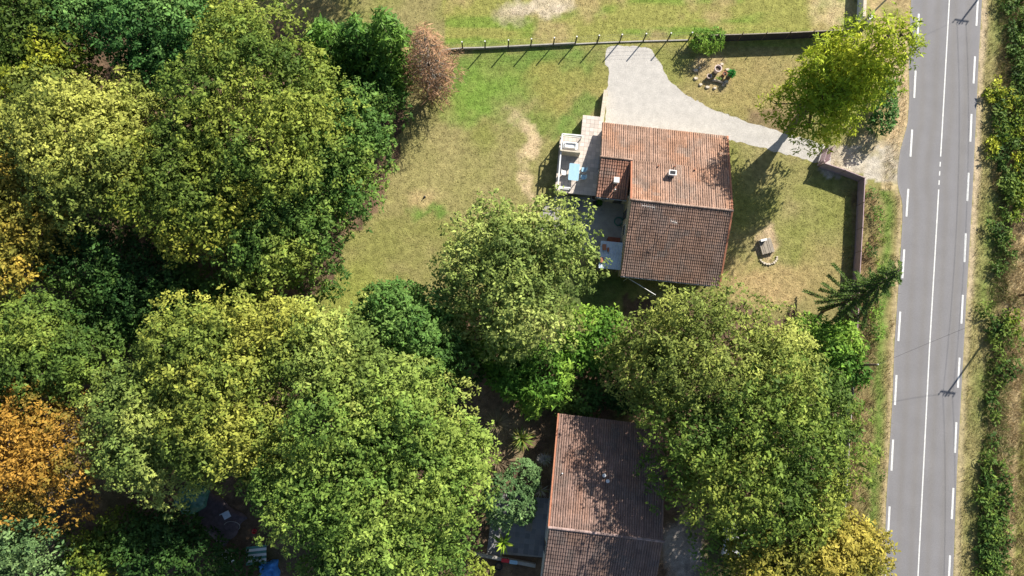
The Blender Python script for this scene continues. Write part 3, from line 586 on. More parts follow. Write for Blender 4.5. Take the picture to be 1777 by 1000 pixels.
spiky('spiky_plant', 'dark spiky plant among the shrubs by the brown fence', 1408, 632, 1.3, 1.3, 90, [(.04, .09, .03), (.10, .14, .06), (.3, .33, .28)], 4, .07)
spiky('banana_plant', 'bright broad leaved plant in a pot on the lower patio', 874, 942, 1.9, 1.4, 22, [(.22, .34, .03), (.14, .26, .03), (.3, .38, .05)], 5, .22, droop=.7)
spiky('dry_bush', 'dry straw coloured bush beside the bare earth', 862, 735, .8, 1.9, 200, [(.3, .25, .15), (.22, .2, .11), (.36, .29, .18)], 6, .045, stem=False, cat='bush')
spiky('dry_bush', 'dry brown brushwood heap beneath the green yucca', 862, 800, .6, 1.6, 170, [(.26, .19, .12), (.18, .13, .08), (.34, .27, .17)], 7, .045, stem=False, cat='bush')

# ------------------------------------------------------------------ tiled houses
def frame(A, B):
    u = (B - A); u.z = 0; u.normalize(); v = Vector((u.y, -u.x, 0)); O = Vector((A.x, A.y, 0))
    return lambda a, b, z=0: O + u * a + v * b + Vector((0, 0, z))
def tiles(f, rects, z_of, name, parent, cols, seed, pitch=.215, row=.34, patch=1.0):
    """one slope of overlapping half-round tiles; rects: (u0,u1,v_eave,v_top)"""
    rg = np.random.default_rng(seed); mb = MB(); seg = 4
    for u0, u1, ve, vt in rects:
        n = int((u1 - u0) / pitch); p = (u1 - u0) / n; m = int(abs(vt - ve) / row); rr = (vt - ve) / m
        uu, vv = np.meshgrid(u0 + (np.arange(n) + .5) * p, ve + (np.arange(m) + .5) * rr, indexing='ij')
        t = fbm(uu.ravel(), vv.ravel(), 2.6, seed, 4).reshape(n, m); t2 = fbm(uu.ravel(), vv.ravel(), 1.1, seed + 50, 3).reshape(n, m)
        for i in range(n):
            off = rg.normal(0, .012); cc = rg.uniform(.95, 1.05)
            for j in range(m):
                c = np.array(cols[0]) * (1 - 0) ; w1 = min(1, max(0, (t[i, j] - .47) * 6 * patch)); w2 = min(1, max(0, (t2[i, j] - .56) * 6 * patch))
                c = c * (1 - w1) + np.array(cols[1]) * w1; c = c * (1 - w2) + np.array(cols[2]) * w2; mb.col = tuple(c * rg.uniform(.92, 1.08) * cc)
                va = ve + rr * j - rr * .06; vb = ve + rr * (j + 1) + rr * .08; u = u0 + (i + .5) * p + off + rg.normal(0, .006); lo = []; hi = []
                for k in range(seg + 1):
                    th = math.pi * k / seg; x = math.cos(th); y = math.sin(th)
                    lo.append(f(u + x * p * .46, va, z_of(va) + .06 + y * .06)); hi.append(f(u + x * p * .38, vb, z_of(vb) + .035 + y * .05))
                b = len(mb.v); mb.v += [tuple(q) for q in lo + hi]
                for k in range(seg): mb.f.append((b + k, b + seg + 1 + k, b + seg + 2 + k, b + k + 1)); mb.c.append(mb.col)
                mb.f.append(tuple(range(b, b + seg + 1))); mb.c.append(tuple(np.array(mb.col) * .6))
    return tag(mb.build(name, 'tiles_roof', parent, tint=True), kind='stuff')
def ridge(f, u0, u1, v, z, parent, col, seed, horizontal=True):
    rg = random.Random(seed); mb = MB(); n = int((u1 - u0) / .4)
    for i in range(n):
        a = u0 + (u1 - u0) * i / n; b = u0 + (u1 - u0) * (i + 1) / n + .05; k = rg.uniform(.75, 1.2); mb.col = tuple(c * k for c in col)
        lo = [f(a, v + .15 * math.cos(t), z + .17 * math.sin(t)) for t in np.linspace(0, math.pi, 6)]; hi = [f(b, v + .13 * math.cos(t), z + .14 * math.sin(t)) for t in np.linspace(0, math.pi, 6)]
        q = len(mb.v); mb.v += [tuple(p) for p in lo + hi]
        for s in range(5): mb.f.append((q + s, q + s + 1, q + 7 + s, q + 6 + s)); mb.c.append(mb.col)
        mb.f.append(tuple(range(q, q + 6))); mb.c.append(mb.col)
    return mb.build('ridge_tiles', 'tiles_roof', parent, tint=True)
def slab(mb, f, poly, z_of, th=.12):
    mb.hull8([f(a, b, z_of(b) - th) for a, b in poly], [f(a, b, z_of(b)) for a, b in poly])
def wallseg(mb, f, a, b, za, zb, z0=-.05, th=.25):
    """wall from a to b (local), with top heights za zb"""
    A, B = Vector((*a, 0)), Vector((*b, 0)); d = (B - A).normalized(); s = Vector((-d.y, d.x, 0)) * th / 2
    lo = [A - s, B - s, B + s, A + s]; tops = (za, zb, zb, za)
    mb.hull8([f(p.x, p.y, z0) for p in lo], [f(p.x, p.y, z) for p, z in zip(lo, tops)])
def window(f, a, b, z0, z1, parent, out, nm='window'):
    """framed opening standing 3 cm proud of a wall; a,b local ends, out = outward local unit"""
    A, B = Vector((*a, 0)), Vector((*b, 0)); o = Vector((*out, 0)); mb = MB()
    P = lambda t, z, k: f((A.lerp(B, t) + o * k).x, (A.lerp(B, t) + o * k).y, z)
    mb.hull8([P(0, z0, .0), P(1, z0, .0), P(1, z1, .0), P(0, z1, .0)], [P(0, z0, .04), P(1, z0, .04), P(1, z1, .04), P(0, z1, .04)])
    w_ = mb.build(nm, 'metal_white' if nm == 'window' else 'wood_grey', parent)
    g = MB(); g.hull8([P(.08, z0 + .08, .03), P(.92, z0 + .08, .03), P(.92, z1 - .08, .03), P(.08, z1 - .08, .03)], [P(.08, z0 + .08, .055), P(.92, z0 + .08, .055), P(.92, z1 - .08, .055), P(.08, z1 - .08, .055)])
    g.build('pane', 'glass_dark', w_)
ORGT = [(.33, .215, .16), (.365, .212, .142), (.295, .21, .165)]
f1 = frame(G(1045, 213, 1.95), G(1263, 237, 1.95))
ANG1 = math.radians(-6.07)
def house_one():
    W, U1, VR, VS, VW, VWS = 12.78, 3.1, 8.55, 15.6, 4.1, 7.9; ze, sl_ = 1.95, 3.35 / 8.55
    zn = lambda v: ze + sl_ * v; zs = lambda v: zn(VR) - (v - VR) * .34; zw = lambda v: zn(VW) - (v - VW) * .26
    h = thing('tiled_house', 'house with a broad orange tiled roof beside the gravel drive', 'house', tuple(f1(6, 8)))
    mb = MB(); e = .35
    wallseg(mb, f1, (.3, e), (W - e, e), zn(e) - .13, zn(e) - .13)                       # north
    for a, b in (((.3, e + .125), (.3, VW)), ): wallseg(mb, f1, a, b, zn(a[1]) - .13, zn(b[1]) - .13)
    wallseg(mb, f1, (.3, VW), (.3, VWS - e), zw(VW) - .13, zw(VWS - e) - .13)
    wallseg(mb, f1, (.42, VWS - e), (U1 + .2, VWS - e), zw(VWS - e) - .13, zw(VWS - e) - .13)
    wallseg(mb, f1, (U1 + .3, VW - .1), (U1 + .3, VR), zn(VW - .1) - .13, zn(VR) - .13)
    wallseg(mb, f1, (U1 + .3, VR), (U1 + .3, VS - e), zs(VR) - .13, zs(VS - e) - .13)
    wallseg(mb, f1, (U1 + .42, VS - 1.6), (W - e, VS - 1.6), zs(VS - 1.6) - .13, zs(VS - 1.6) - .13)
    wallseg(mb, f1, (W - e, e + .125), (W - e, VR), zn(e) - .13, zn(VR) - .13)
    wallseg(mb, f1, (W - e, VR), (W - e, VS - 1.7), zs(VR) - .13, zs(VS - 1.7) - .13)
    mb.build('wall', 'plaster', h)
    mb = MB(); slab(mb, f1, [(0, 0), (W, 0), (W, VW), (0, VW)], zn); slab(mb, f1, [(U1, VW), (W, VW), (W, VR), (U1, VR)], zn)
    slab(mb, f1, [(U1, VR), (W, VR), (W, VS), (U1, VS)], zs); slab(mb, f1, [(0, VW), (U1 - .01, VW), (U1 - .01, VWS), (0, VWS)], zw)
    r = mb.build('roof', 'deck', h)
    tiles(f1, [(0, W, 0, VW), (U1, W, VW, VR)], zn, 'tile_slope', r, ORGT, 21)
    tiles(f1, [(U1, W, VS, VR)], zs, 'tile_slope', r, [(.235, .165, .136), (.26, .168, .128), (.205, .155, .132)], 22, row=.27, pitch=.195)  # same tile as the sunny slope, its shade painted in as darker colours
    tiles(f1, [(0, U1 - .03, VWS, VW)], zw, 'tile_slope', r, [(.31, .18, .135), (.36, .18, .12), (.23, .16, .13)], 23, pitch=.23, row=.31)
    ridge(f1, U1 - .1, W + .1, VR, zn(VR) + .02, r, (.34, .24, .19), 3); ridge(f1, -.05, U1 + .05, VW, zn(VW) + .02, r, (.32, .22, .17), 4)
    # verge boards
    mb = MB(); mb.bar(f1(W + .06, 0, zn(0) + .02), f1(W + .06, VR, zn(VR) + .02), .16, .22); mb.bar(f1(W + .06, VR, zs(VR) + .02), f1(W + .06, VS, zs(VS) + .02), .16, .22)
    mb.build('verge_tiles', 'terracotta', r)
    mb = MB(); mb.bar(f1(U1 - .06, VW + .2, zn(VW + .2) + .06), f1(U1 - .06, VR, zn(VR) + .06), .13, .2); mb.build('verge_tiles', 'terracotta', r)
    # gutter
    mb = MB(); mb.tube([f1(U1, VS + .07, zs(VS) - .05), f1(W, VS + .07, zs(VS) - .05)], .07, 8); mb.build('gutter', 'metal_grey', h)
    mb = MB(); mb.tube([f1(0, VWS + .07, zw(VWS) - .05), f1(U1, VWS + .07, zw(VWS) - .05)], .07, 8); mb.build('gutter', 'metal_grey', h)
    # chimneys
    z = zn(5.3); ch = MB(); ch.box(f1(6.95, 5.3, z + .3), (.62, .42, 1.0), ANG1); co = ch.build('chimney', 'plaster_white', r)
    mb = MB(); mb.box(f1(6.95, 5.3, z + .84), (.74, .52, .06), ANG1); mb.build('chimney_cap', 'plaster_white', r)
    mb = MB(); mb.box(f1(6.95, 5.3, z + .885), (.5, .3, .03), ANG1); mb.build('flue', 'metal_black', r)
    z = zw(6.4); mb = MB(); mb.box(f1(1.75, 6.3, z + .25), (.42, .42, 1.0), ANG1); mb.box(f1(1.75, 6.3, z + .78), (.54, .54, .07), ANG1); mb.build('chimney', 'plaster_white', r)
    mb = MB(); mb.tube([f1(1.7, 7.25, 2.6), f1(1.72, 7.25, 3.7)], .06, 8); mb.build('vent_pipe', 'metal_white', r)
    for a, b in ((5.7, 4.5), (7.3, 4.35), (9.3, 4.45)):
        mb = MB(); q = f1(a, b, zn(b) + .1); mb.tube([q, q + Vector((0, 0, .28))], .07, 8); mb.build('vent_pipe', 'terracotta', r)
    # openings
    window(f1, (.75, VWS - e + .125), (1.55, VWS - e + .125), 1.0, 2.1, h, (0, 1)); window(f1, (2.0, VWS - e + .125), (2.9, VWS - e + .125), .05, 2.1, h, (0, 1), 'door')
    window(f1, (U1 + .175, 8.6), (U1 + .175, 9.6), .05, 2.15, h, (-1, 0), 'door'); window(f1, (U1 + .175, 10.2), (U1 + .175, 11.4), 1.0, 2.1, h, (-1, 0))
    window(f1, (U1 + .175, 6.4), (U1 + .175, 7.3), 3.5, 4.3, h, (-1, 0)); window(f1, (.175, 3.2), (.175, 5.0), .95, 2.7, h, (-1, 0))
    window(f1, (4, e - .125), (5.2, e - .125), .9, 1.65, h, (0, -1)); window(f1, (8, e - .125), (9.2, e - .125), .9, 1.65, h, (0, -1))
    window(f1, (W - e + .125, 3), (W - e + .125, 4.2), 1, 2.2, h, (1, 0)); window(f1, (W - e + .125, 10), (W - e + .125, 11.2), 1, 2.2, h, (1, 0))
    # porch posts under the south eave
    for a in (U1 + .5, 7.5, W - .5):
        mb = MB(); mb.bar(f1(a, VS - .3, -.05), f1(a, VS - .3, zs(VS - .3) - .13), .14, .14); mb.build('porch_post', 'wood_grey', h)
    # aerials on the south slope
    for i, (a, b, hh, ew) in enumerate(((4.5, 9.4, 1.7, 1.2), (7.2, 10.4, 1.2, .6))):
        o = f1(a, b, zs(b) + .08); t = thing('roof_aerial', ('larger' if i == 0 else 'smaller') + ' thin metal aerial on the shaded roof slope of the house', 'aerial', tuple(o))
        mb = MB(); mb.tube([o - Vector((0, 0, .05)), o + Vector((0, 0, hh))], .025, 6); mb.build('mast', 'metal_grey', t)
        mb = MB(); mb.tube([o + Vector((-ew / 2, .1, hh - .05)), o + Vector((ew / 2, -.1, hh - .05))], .015, 5); mb.build('boom', 'metal_grey', t)
        for k in range(6):
            q = o + Vector((-ew / 2 + ew * k / 5, .1 - .2 * k / 5, hh - .03)); mb = MB(); mb.tube([q + Vector((0, -.22, 0)), q + Vector((0, .22, 0))], .008, 4); mb.build('element', 'metal_grey', t)
house_one()
f2 = frame(G(970, 718, 2.9), G(1150, 740, 2.9))
def house_two():
    W, VR, VS = 10.3, 10.0, 20; zn = lambda v: 2.9 + .29 * v; zs = lambda v: 5.8 - (v - VR) * .29; e = .35
    h = thing('tiled_house', 'lower house with a dark red tiled roof dappled by tree shade', 'house', tuple(f2(5, 10)))
    mb = MB(); wallseg(mb, f2, (e, e), (W - e, e), zn(e) - .13, zn(e) - .13); wallseg(mb, f2, (e, e + .125), (e, VR), zn(e) - .13, zn(VR) - .13); wallseg(mb, f2, (e, VR), (e, VS - e), zs(VR) - .13, zs(VS - e) - .13)
    wallseg(mb, f2, (W - e, e + .125), (W - e, VR), zn(e) - .13, zn(VR) - .13); wallseg(mb, f2, (W - e, VR), (W - e, VS - e), zs(VR) - .13, zs(VS - e) - .13); wallseg(mb, f2, (e + .125, VS - e), (W - e - .125, VS - e), zs(VS - e) - .13, zs(VS - e) - .13)
    mb.build('wall', 'plaster_white', h)
    mb = MB(); slab(mb, f2, [(0, 0), (W, 0), (W, VR), (0, VR)], zn); slab(mb, f2, [(0, VR), (W, VR), (W, VS), (0, VS)], zs); r = mb.build('roof', 'deck', h)
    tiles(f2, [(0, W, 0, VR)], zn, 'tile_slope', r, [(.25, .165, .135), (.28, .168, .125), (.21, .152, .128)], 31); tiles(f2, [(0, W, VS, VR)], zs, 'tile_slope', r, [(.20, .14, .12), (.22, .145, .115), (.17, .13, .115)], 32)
    ridge(f2, -.1, W + .1, VR, zn(VR) + .02, r, (.3, .22, .2), 5)
    mb = MB(); mb.bar(f2(-.06, 0, zn(0) + .02), f2(-.06, VR, zn(VR) + .02), .14, .2); mb.build('verge_tiles', 'terracotta', r)
    for a, b, m in ((4.6, 5.0, 'metal_white'), (4.95, 5.45, 'metal_white'), (.75, 5.3, 'metal_white')):
        mb = MB(); q = f2(a, b, zn(b) + .1); mb.lathe(q, [(.1, -.05), (.1, .3), (.17, .32), (.17, .42), (.05, .44)] if a > 2 else [(.06, 0), (.06, .22), (.02, .25)]); mb.build('vent_pipe', m, r)
    window(f2, (e - .125, 12.2), (e - .125, 13.2), .05, 2.15, h, (-1, 0), 'door'); window(f2, (e - .125, 6), (e - .125, 7.2), 1, 2.2, h, (-1, 0)); window(f2, (4, e - .125), (5.2, e - .125), 1, 2.2, h, (0, -1))
    window(f2, (W - e + .125, 5), (W - e + .125, 6.2), 1, 2.2, h, (1, 0)); window(f2, (W - e + .125, 12), (W - e + .125, 13), .05, 2.15, h, (1, 0), 'door')
house_two()

# ------------------------------------------------------------------ terrace and patio of the upper house
def paved(name, f, poly, z, size, m, gap=.02, seed=1, cols=((.56, .49, .43), (.62, .54, .48)), ang=None, base='concrete', kind='structure'):
    """raised slab with separate pavers laid on it (too small to pick apart: one part)"""
    mb = MB(); mb.hull8([f(a, b, -.05) for a, b in poly], [f(a, b, z) for a, b in poly]); o = tag(mb.build(name, base), kind=kind)
    rg = random.Random(seed); t = MB(); us = [p[0] for p in poly]; vs_ = [p[1] for p in poly]; pa = [(p[0], p[1]) for p in poly]
    u = min(us)
    while u < max(us) - size * .5:
        v = min(vs_)
        while v < max(vs_) - size * .5:
            q = np.array([u + size / 2]), np.array([v + size / 2])
            if inpoly(q[0], q[1], pa)[0]:
                k = rg.uniform(.88, 1.08); c = cols[rg.randrange(len(cols))]; t.col = tuple(x * k for x in c); g = gap / 2
                cs = [(u + g, v + g), (u + size - g, v + g), (u + size - g, v + size - g), (u + g, v + size - g)]
                t.hull8([f(a, b, z + .001) for a, b in cs], [f(a, b, z + .016) for a, b in cs])
            v += size
        u += size
    tag(t.build('paving_tiles', m, o, tint=True), kind='stuff')
    return o
paved('terrace', f1, [(-1.9, -.9), (0, -.95), (0.0, .5), (.17, .5), (.17, 7.25), (-3.95, 7.35), (-4.05, 1.6), (-1.9, 1.55)], 1.0, .42, 'terrace_tile')
PATIO = [(948, 356), (964, 340), (1088, 346), (1090, 372), (1078, 436), (1030, 440), (960, 420), (925, 390)]
tag(sheet('patio', PATIO, .006, 'concrete', ragged=.05, step=.4, seed=8), kind='structure')
def railing(name, label, pts, z, h, group=None, every=1.5):
    t = thing(name, label, 'railing', tuple(pts[0]) , group)
    for a, b in zip(pts[:-1], pts[1:]):
        for k, hh in ((0, h), (1, h * .5)):
            mb = MB(); mb.bar(a + Vector((0, 0, hh)), b + Vector((0, 0, hh)), .13 if k == 0 else .07, .09); mb.build('rail', 'metal_white', t)
        n = max(1, round((b - a).length / every))
        for i in range(n + 1):
            if i == n and b is not pts[-1]: continue
            p = a.lerp(b, i / n); mb = MB(); mb.bar(p, p + Vector((0, 0, h - .045)), .09, .09); mb.build('post', 'metal_white', t)
railing('terrace_railing', 'pale metal railing around the tiled terrace', [f1(-1.95, 1.67, 1.016), f1(-3.93, 1.71, 1.016), f1(-3.83, 7.22, 1.016), f1(-2.6, 7.2, 1.016)], .9, 1.15)
def outdoor_sink():
    c = f1(-2.95, 3.0, 1.016); t = thing('garden_sink', 'masonry sink counter with a white basin on the tiled terrace', 'sink', tuple(c))
    R = Matrix.Rotation(ANG1, 3, 'Z'); P = lambda x, y, z: c + R @ Vector((x, y, z))
    mb = MB(); mb.box(P(0, .05, .5), (1.7, 1.0, 1.0), ANG1); mb.build('counter', 'concrete', t)
    mb = MB(); mb.box(P(0, -.5, .72), (2.0, .14, 1.44), ANG1); mb.build('screen_wall', 'stone_pale', t)
    mb = MB(); mb.box(P(-.05, .2, 1.03), (1.5, .75, .06), ANG1, bev=.1)
    mb.build('worktop', 'metal_white', t); mb = MB()
    for x, y, w_, d_ in ((0, .5, 1.1, .06), (0, .0, 1.1, .06), (-.55, .25, .06, .44), (.55, .25, .06, .44)): mb.box(P(x - .05, y - .05, 1.13), (w_, d_, .14), ANG1)
    mb.build('basin', 'plaster_white', t)
outdoor_sink()
def garden_table():
    c = f1(-2.35, 5.4, 1.016); t = thing('garden_table', 'light blue rectangular table on the tiled terrace', 'table', tuple(c)); R = Matrix.Rotation(ANG1, 3, 'Z'); P = lambda x, y, z: c + R @ Vector((x, y, z))
    mb = MB(); mb.box(P(0, 0, .74), (1.05, 1.75, .05), ANG1, bev=.06); mb.build('table_top', 'blue_light', t)
    for x in (-.42, .42):
        for y in (-.75, .75): mb = MB(); mb.bar(P(x, y, 0), P(x, y, .715), .06, .06); mb.build('leg', 'metal_white', t)
    def chair(u, v, rz, lab, m):
        c = f1(u, v + .2, 1.016); t = thing('garden_chair', lab, 'chair', tuple(c), 'chairs around the blue table'); R = Matrix.Rotation(rz, 3, 'Z'); P = lambda x, y, z: c + R @ Vector((x, y, z))
        mb = MB(); mb.box(P(0, 0, .43), (.46, .46, .04), rz, bev=.05); mb.build('seat', m, t)
        mb = MB(); mb.hull8([P(-.22, -.22, .45), P(.22, -.22, .45), P(.22, -.19, .45), P(-.22, -.19, .45)], [P(-.2, -.33, .88), P(.2, -.33, .88), P(.2, -.3, .88), P(-.2, -.3, .88)]); mb.build('backrest', m, t)
        for x in (-.19, .19):
            for y in (-.19, .19): mb = MB(); mb.bar(P(x, y, 0), P(x, y, .41), .04, .04); mb.build('leg', 'metal_white', t)
    chair(-1.35, 4.75, ANG1 + math.pi / 2, 'blue chair at the table on the house side, beside the upper end', 'blue_light'); chair(-1.35, 5.55, ANG1 + math.pi / 2, 'blue chair at the table on the house side, beside the lower end', 'blue_light'); chair(-3.3, 5.3, ANG1 - math.pi / 2, 'white chair at the blue table on the railing side', 'metal_white')
garden_table()
def small_items():
    # wheelie bin lying open, boxes and pots on the patio
    c = G(997, 358); t = thing('storage_bin', 'dark blue plastic storage bin on the concrete patio', 'bin', tuple(c)); mb = MB(); mb.box(c + Vector((0, 0, .36)), (.75, 1.15, .7), ANG1, bev=.06); mb.build('body', 'blue_dark', t); mb = MB(); mb.box(c + Vector((.01, 0, .745)), (.82, 1.22, .06), ANG1, bev=.08); mb.build('lid', 'blue_dark', t); mb = MB(); mb.bar(c + Vector((-.25, -.63, .62)), c + Vector((.25, -.65, .62)), .05, .05); mb.build('handle', 'metal_black', t)
    c = G(1036, 354); t = thing('planter_box', 'black planter box with a bright green plant by the house wall', 'planter', tuple(c)); mb = MB(); mb.box(c + Vector((0, 0, .2)), (.85, .5, .4), ANG1, bev=.04); mb.build('box', 'metal_black', t)
    L = [(c.x + .22, c.y, .55, .24, .22, .22)]; crown_mesh(L, FRESH, t, seed=71, sub=None, spacing=.14, per=5, leaf=(.16, .07), name='plant')
    c = G(1030, 345); t = thing('plant_pot', 'grey round pot beside the black planter box', 'pot', tuple(c)); mb = MB(); mb.lathe(c, [(.2, 0), (.3, .5), (.34, .52), (.34, .58), (.28, .58), (.26, .45)]); mb.build('pot', 'concrete', t); mb = MB(); mb.lathe(c + Vector((0, 0, .44)), [(.255, 0), (.24, .03)]); mb.build('soil', 'bark', t)
    c = G(1058, 366); t = thing('bicycle_rack', 'thin metal bar frame standing against the beige house wall', 'rack', tuple(c)); mb = MB()
    for k in (-.9, 0, .9): m2 = MB(); m2.tube([c + Vector((k, 0, 0)), c + Vector((k, 0, .8))], .03, 6); m2.build('post', 'metal_grey', t)
    m2 = MB(); m2.tube([c + Vector((-.95, 0, .8)), c + Vector((.95, -.02, .8))], .035, 6); m2.build('bar', 'metal_grey', t)
    rg = random.Random(4); pts = []; c = G(1073, 385)
    for k in range(60): a = k * .42; r = .42 + .05 * math.sin(k * .7); pts.append(c + Vector((r * math.cos(a), r * math.sin(a), .03 + .0035 * k)))
    pts += [f1(2.9, 9.9, .3), f1(3.18, 9.8, .8)]
    mb = MB(); mb.tube(pts, .025, 6); tag(mb.build('garden_hose', 'green_tarp', smooth=True), 'coiled green garden hose at the house wall on the patio', 'hose')
    # lean-to of two pale sheets
    c = f1(2.0, 13.4); t = thing('lean_to_shed', 'lean-to with two pale blue corrugated roof sheets against the house', 'shed', tuple(c)); rg = random.Random(2)
    for j, (v0, v1, dz) in enumerate(((12.2, 13.55, 0), (13.5, 14.95, .05))):
        mb = MB(); n = 26; z = lambda u: 2.15 + .12 * (u - .9) / 2 + dz
        for i in range(n):
            u0 = .95 + 2.2 * i / n; u1 = .95 + 2.2 * (i + 1) / n; o = .03 * (i % 2); o2 = .03 * ((i + 1) % 2)
            mb.face([f1(u0, v0, z(u0) + o), f1(u0, v1, z(u0) + o - .05), f1(u1, v1, z(u1) + o2 - .05), f1(u1, v0, z(u1) + o2)])
        mb.build('roof_sheet', 'sheet_blue', t)
    for u in (1.05, 2.95):
        for v in (12.35, 14.8): mb = MB(); mb.bar(f1(u, v, -.05), f1(u, v, 2.1), .09, .09); mb.build('post', 'wood_grey', t)
    for v in (12.35, 14.8): mb = MB(); mb.bar(f1(1.0, v, 2.04), f1(3.05, v, 2.12), .06, .1); mb.build('beam', 'wood_grey', t)
    for i, (u, v, w_, d_, lab) in enumerate(((1.35, 12.85, .4, .6, 'larger broken roof tile lying on the pale lean-to sheets'), (1.75, 13.05, .22, .42, 'small broken roof tile lying on the pale lean-to sheets'), (1.2, 14.15, .4, .5, 'broken roof tile on the lower lean-to sheet'))):
        mb = MB(); o = f1(u, v, 2.26)
        for k in range(4):
            a0, a1 = math.pi * k / 4, math.pi * (k + 1) / 4; mb.hull8([o + Vector((w_ / 2 * math.cos(a), s * d_ / 2, .1 * math.sin(a) - .02)) for a in (a0, a1) for s in ((-1, 1) if a == a0 else (1, -1))], [o + Vector((w_ / 2 * math.cos(a), s * d_ / 2, .1 * math.sin(a))) for a in (a0, a1) for s in ((-1, 1) if a == a0 else (1, -1))])
        tag(mb.build('roof_tile', 'terracotta'), lab, 'tile')
    c = G(1063, 421); t = thing('wooden_crate', 'dark red wooden crate beside the lean-to', 'crate', tuple(c))
    for k in range(4): mb = MB(); mb.box(c + Vector((0, 0, .12 + k * .2)), (1.2, .7, .16), ANG1); mb.build('slat', 'rust', t)
    mb = MB(); mb.box(c + Vector((0, 0, .83)), (1.26, .76, .05), ANG1); mb.build('lid', 'rust', t)
    # clothes pole under the south eave
    t = thing('awning_frame', 'white bar frame under the shaded eave of the house', 'frame', tuple(f1(3.9, 15.7)))
    for a, b in ((3.9, 15.65), (6.7, 17.0)): mb = MB(); mb.tube([f1(a, b, -.05), f1(a, b, 2.3)], .04, 6); mb.build('post', 'metal_white', t)
    mb = MB(); mb.tube([f1(3.8, 15.6, 2.3), f1(6.8, 17.05, 2.3)], .04, 6); mb.build('bar', 'metal_white', t)
    # low wall beside gravel
    mb = MB(); a = f1(.2, -4.0); b = f1(.05, -.05); d = (b - a).normalized(); s = Vector((-d.y, d.x, 0)) * .16; mb.hull8([a - s - Vector((0, 0, .05)), b - s - Vector((0, 0, .05)), b + s - Vector((0, 0, .05)), a + s - Vector((0, 0, .05))], [a - s + Vector((0, 0, .72)), b - s + Vector((0, 0, .72)), b + s + Vector((0, 0, .72)), a + s + Vector((0, 0, .72))])
    t = thing('low_wall', 'pale low wall between the gravel drive and the tiled terrace', 'wall', tuple(a)); mb.build('masonry', 'plaster', t)
    mb = MB(); s2 = s * 1.3; mb.hull8([a - s2 + Vector((0, 0, .722)), b - s2 + Vector((0, 0, .722)), b + s2 + Vector((0, 0, .722)), a + s2 + Vector((0, 0, .722))], [a - s2 + Vector((0, 0, .78)), b - s2 + Vector((0, 0, .78)), b + s2 + Vector((0, 0, .78)), a + s2 + Vector((0, 0, .78))]); mb.build('coping', 'stone_pale', t)
    # sprinkler head and fallen twig on the lawn
    c = G(737, 342); t = thing('garden_tap', 'small dark standpipe on the bare ring in the lawn', 'tap', tuple(c)); mb = MB(); mb.lathe(c, [(.11, 0), (.11, .12), (.07, .15)]); mb.build('cover', 'metal_black', t); mb = MB(); mb.tube([c + Vector((0, 0, .14)), c + Vector((0, 0, .34)), c + Vector((.1, .04, .36))], .035, 6); mb.build('pipe', 'metal_grey', t)
    c = G(850, 370); mb = MB(); z = Vector((0, 0, .06))
    for dx, dy in ((-.75, -.25), (-.35, .35), (.35, -.55), (.85, .2)): mb.tube([c + z, c + z + Vector((dx * .5, dy * .5 + .05, .15)), c + Vector((dx, dy, .04))], [.06, .05, .025], 6)
    tag(mb.build('fallen_branch', 'bark', smooth=True), 'fallen dark forked branch on the lawn', 'branch')
small_items()

# ------------------------------------------------------------------ fences
def n_fence():
    base = [(768, 90), (842, 87), (920, 83), (1000, 77)]
    t = thing('wire_fence', 'wire fence of thin dark posts with a low concrete kerb along the field', 'fence', tuple(G(768, 90)))
    line = [(803, 86), (842, 85), (882, 83), (921, 81), (960, 79), (998, 77), (1036, 75), (1075, 73.5), (1116, 72), (1158, 71), (1194, 70)]
    def kerb(a, b, h, th=.12):
        A, B = G(*a), G(*b); d = (B - A).normalized(); s = Vector((-d.y, d.x, 0)) * th / 2; z0 = Vector((0, 0, -.05)); z1 = Vector((0, 0, h)); mb = MB()
        mb.hull8([A - s + z0, B - s + z0, B + s + z0, A + s + z0], [A - s + z1, B - s + z1, B + s + z1, A + s + z1]); mb.build('kerb_panel', 'concrete', t)
    L = [(767, 89)] + line
    for i, (a, b) in enumerate(zip(L[:-1], L[1:])): kerb((a[0] + .6, a[1]), (b[0] - .6, b[1]), .38 if i < 6 else .12)
    for i, p in enumerate(line):
        b = G(*p); mb = MB(); mb.tube([b - Vector((0, 0, .05)), b + Vector((.0, 0, 1.75))], .07, 6); mb.build('post', 'metal_black', t)
        mb = MB(); mb.tube([b + Vector((0, 0, 1.75)), b + Vector((0, 0, 1.79))], .08, 6); mb.build('post_cap', 'plaster_white', t)
    for z in (.6, .95, 1.3, 1.65):
        mb = MB(); mb.tube([G(*p) + Vector((0, .05, z)) for p in L], .006, 3); mb.build('wire', 'metal_grey', t)
    # screened stretch
    t = thing('screen_fence', 'dark solid panel fence between the shrub and the white wall', 'fence', tuple(G(1200, 73)))
    line = [(1200, 73), (1240, 72), (1280, 71), (1321, 69.5), (1362, 68), (1402, 66), (1440, 64), (1462, 63)]
    for a, b in zip(line[:-1], line[1:]):
        A, B = G(*a), G(*b); d = (B - A).normalized(); s = Vector((-d.y, d.x, 0)) * .03; A = A + d * .05; B = B - d * .05
        mb = MB(); mb.hull8([A - s, B - s, B + s, A + s], [p + Vector((0, 0, 1.45)) for p in (A - s, B - s, B + s, A + s)]); mb.build('panel', 'fence_dark', t)
        mb = MB(); mb.bar(A + Vector((0, 0, 1.48)), B + Vector((0, 0, 1.48)), .09, .06); mb.build('top_rail', 'wood_grey', t)
    for p in line: b = G(*p); mb = MB(); mb.tube([b - Vector((0, 0, .05)), b + Vector((0, 0, 1.85))], .05, 6); mb.build('post', 'wood_post', t)
n_fence()
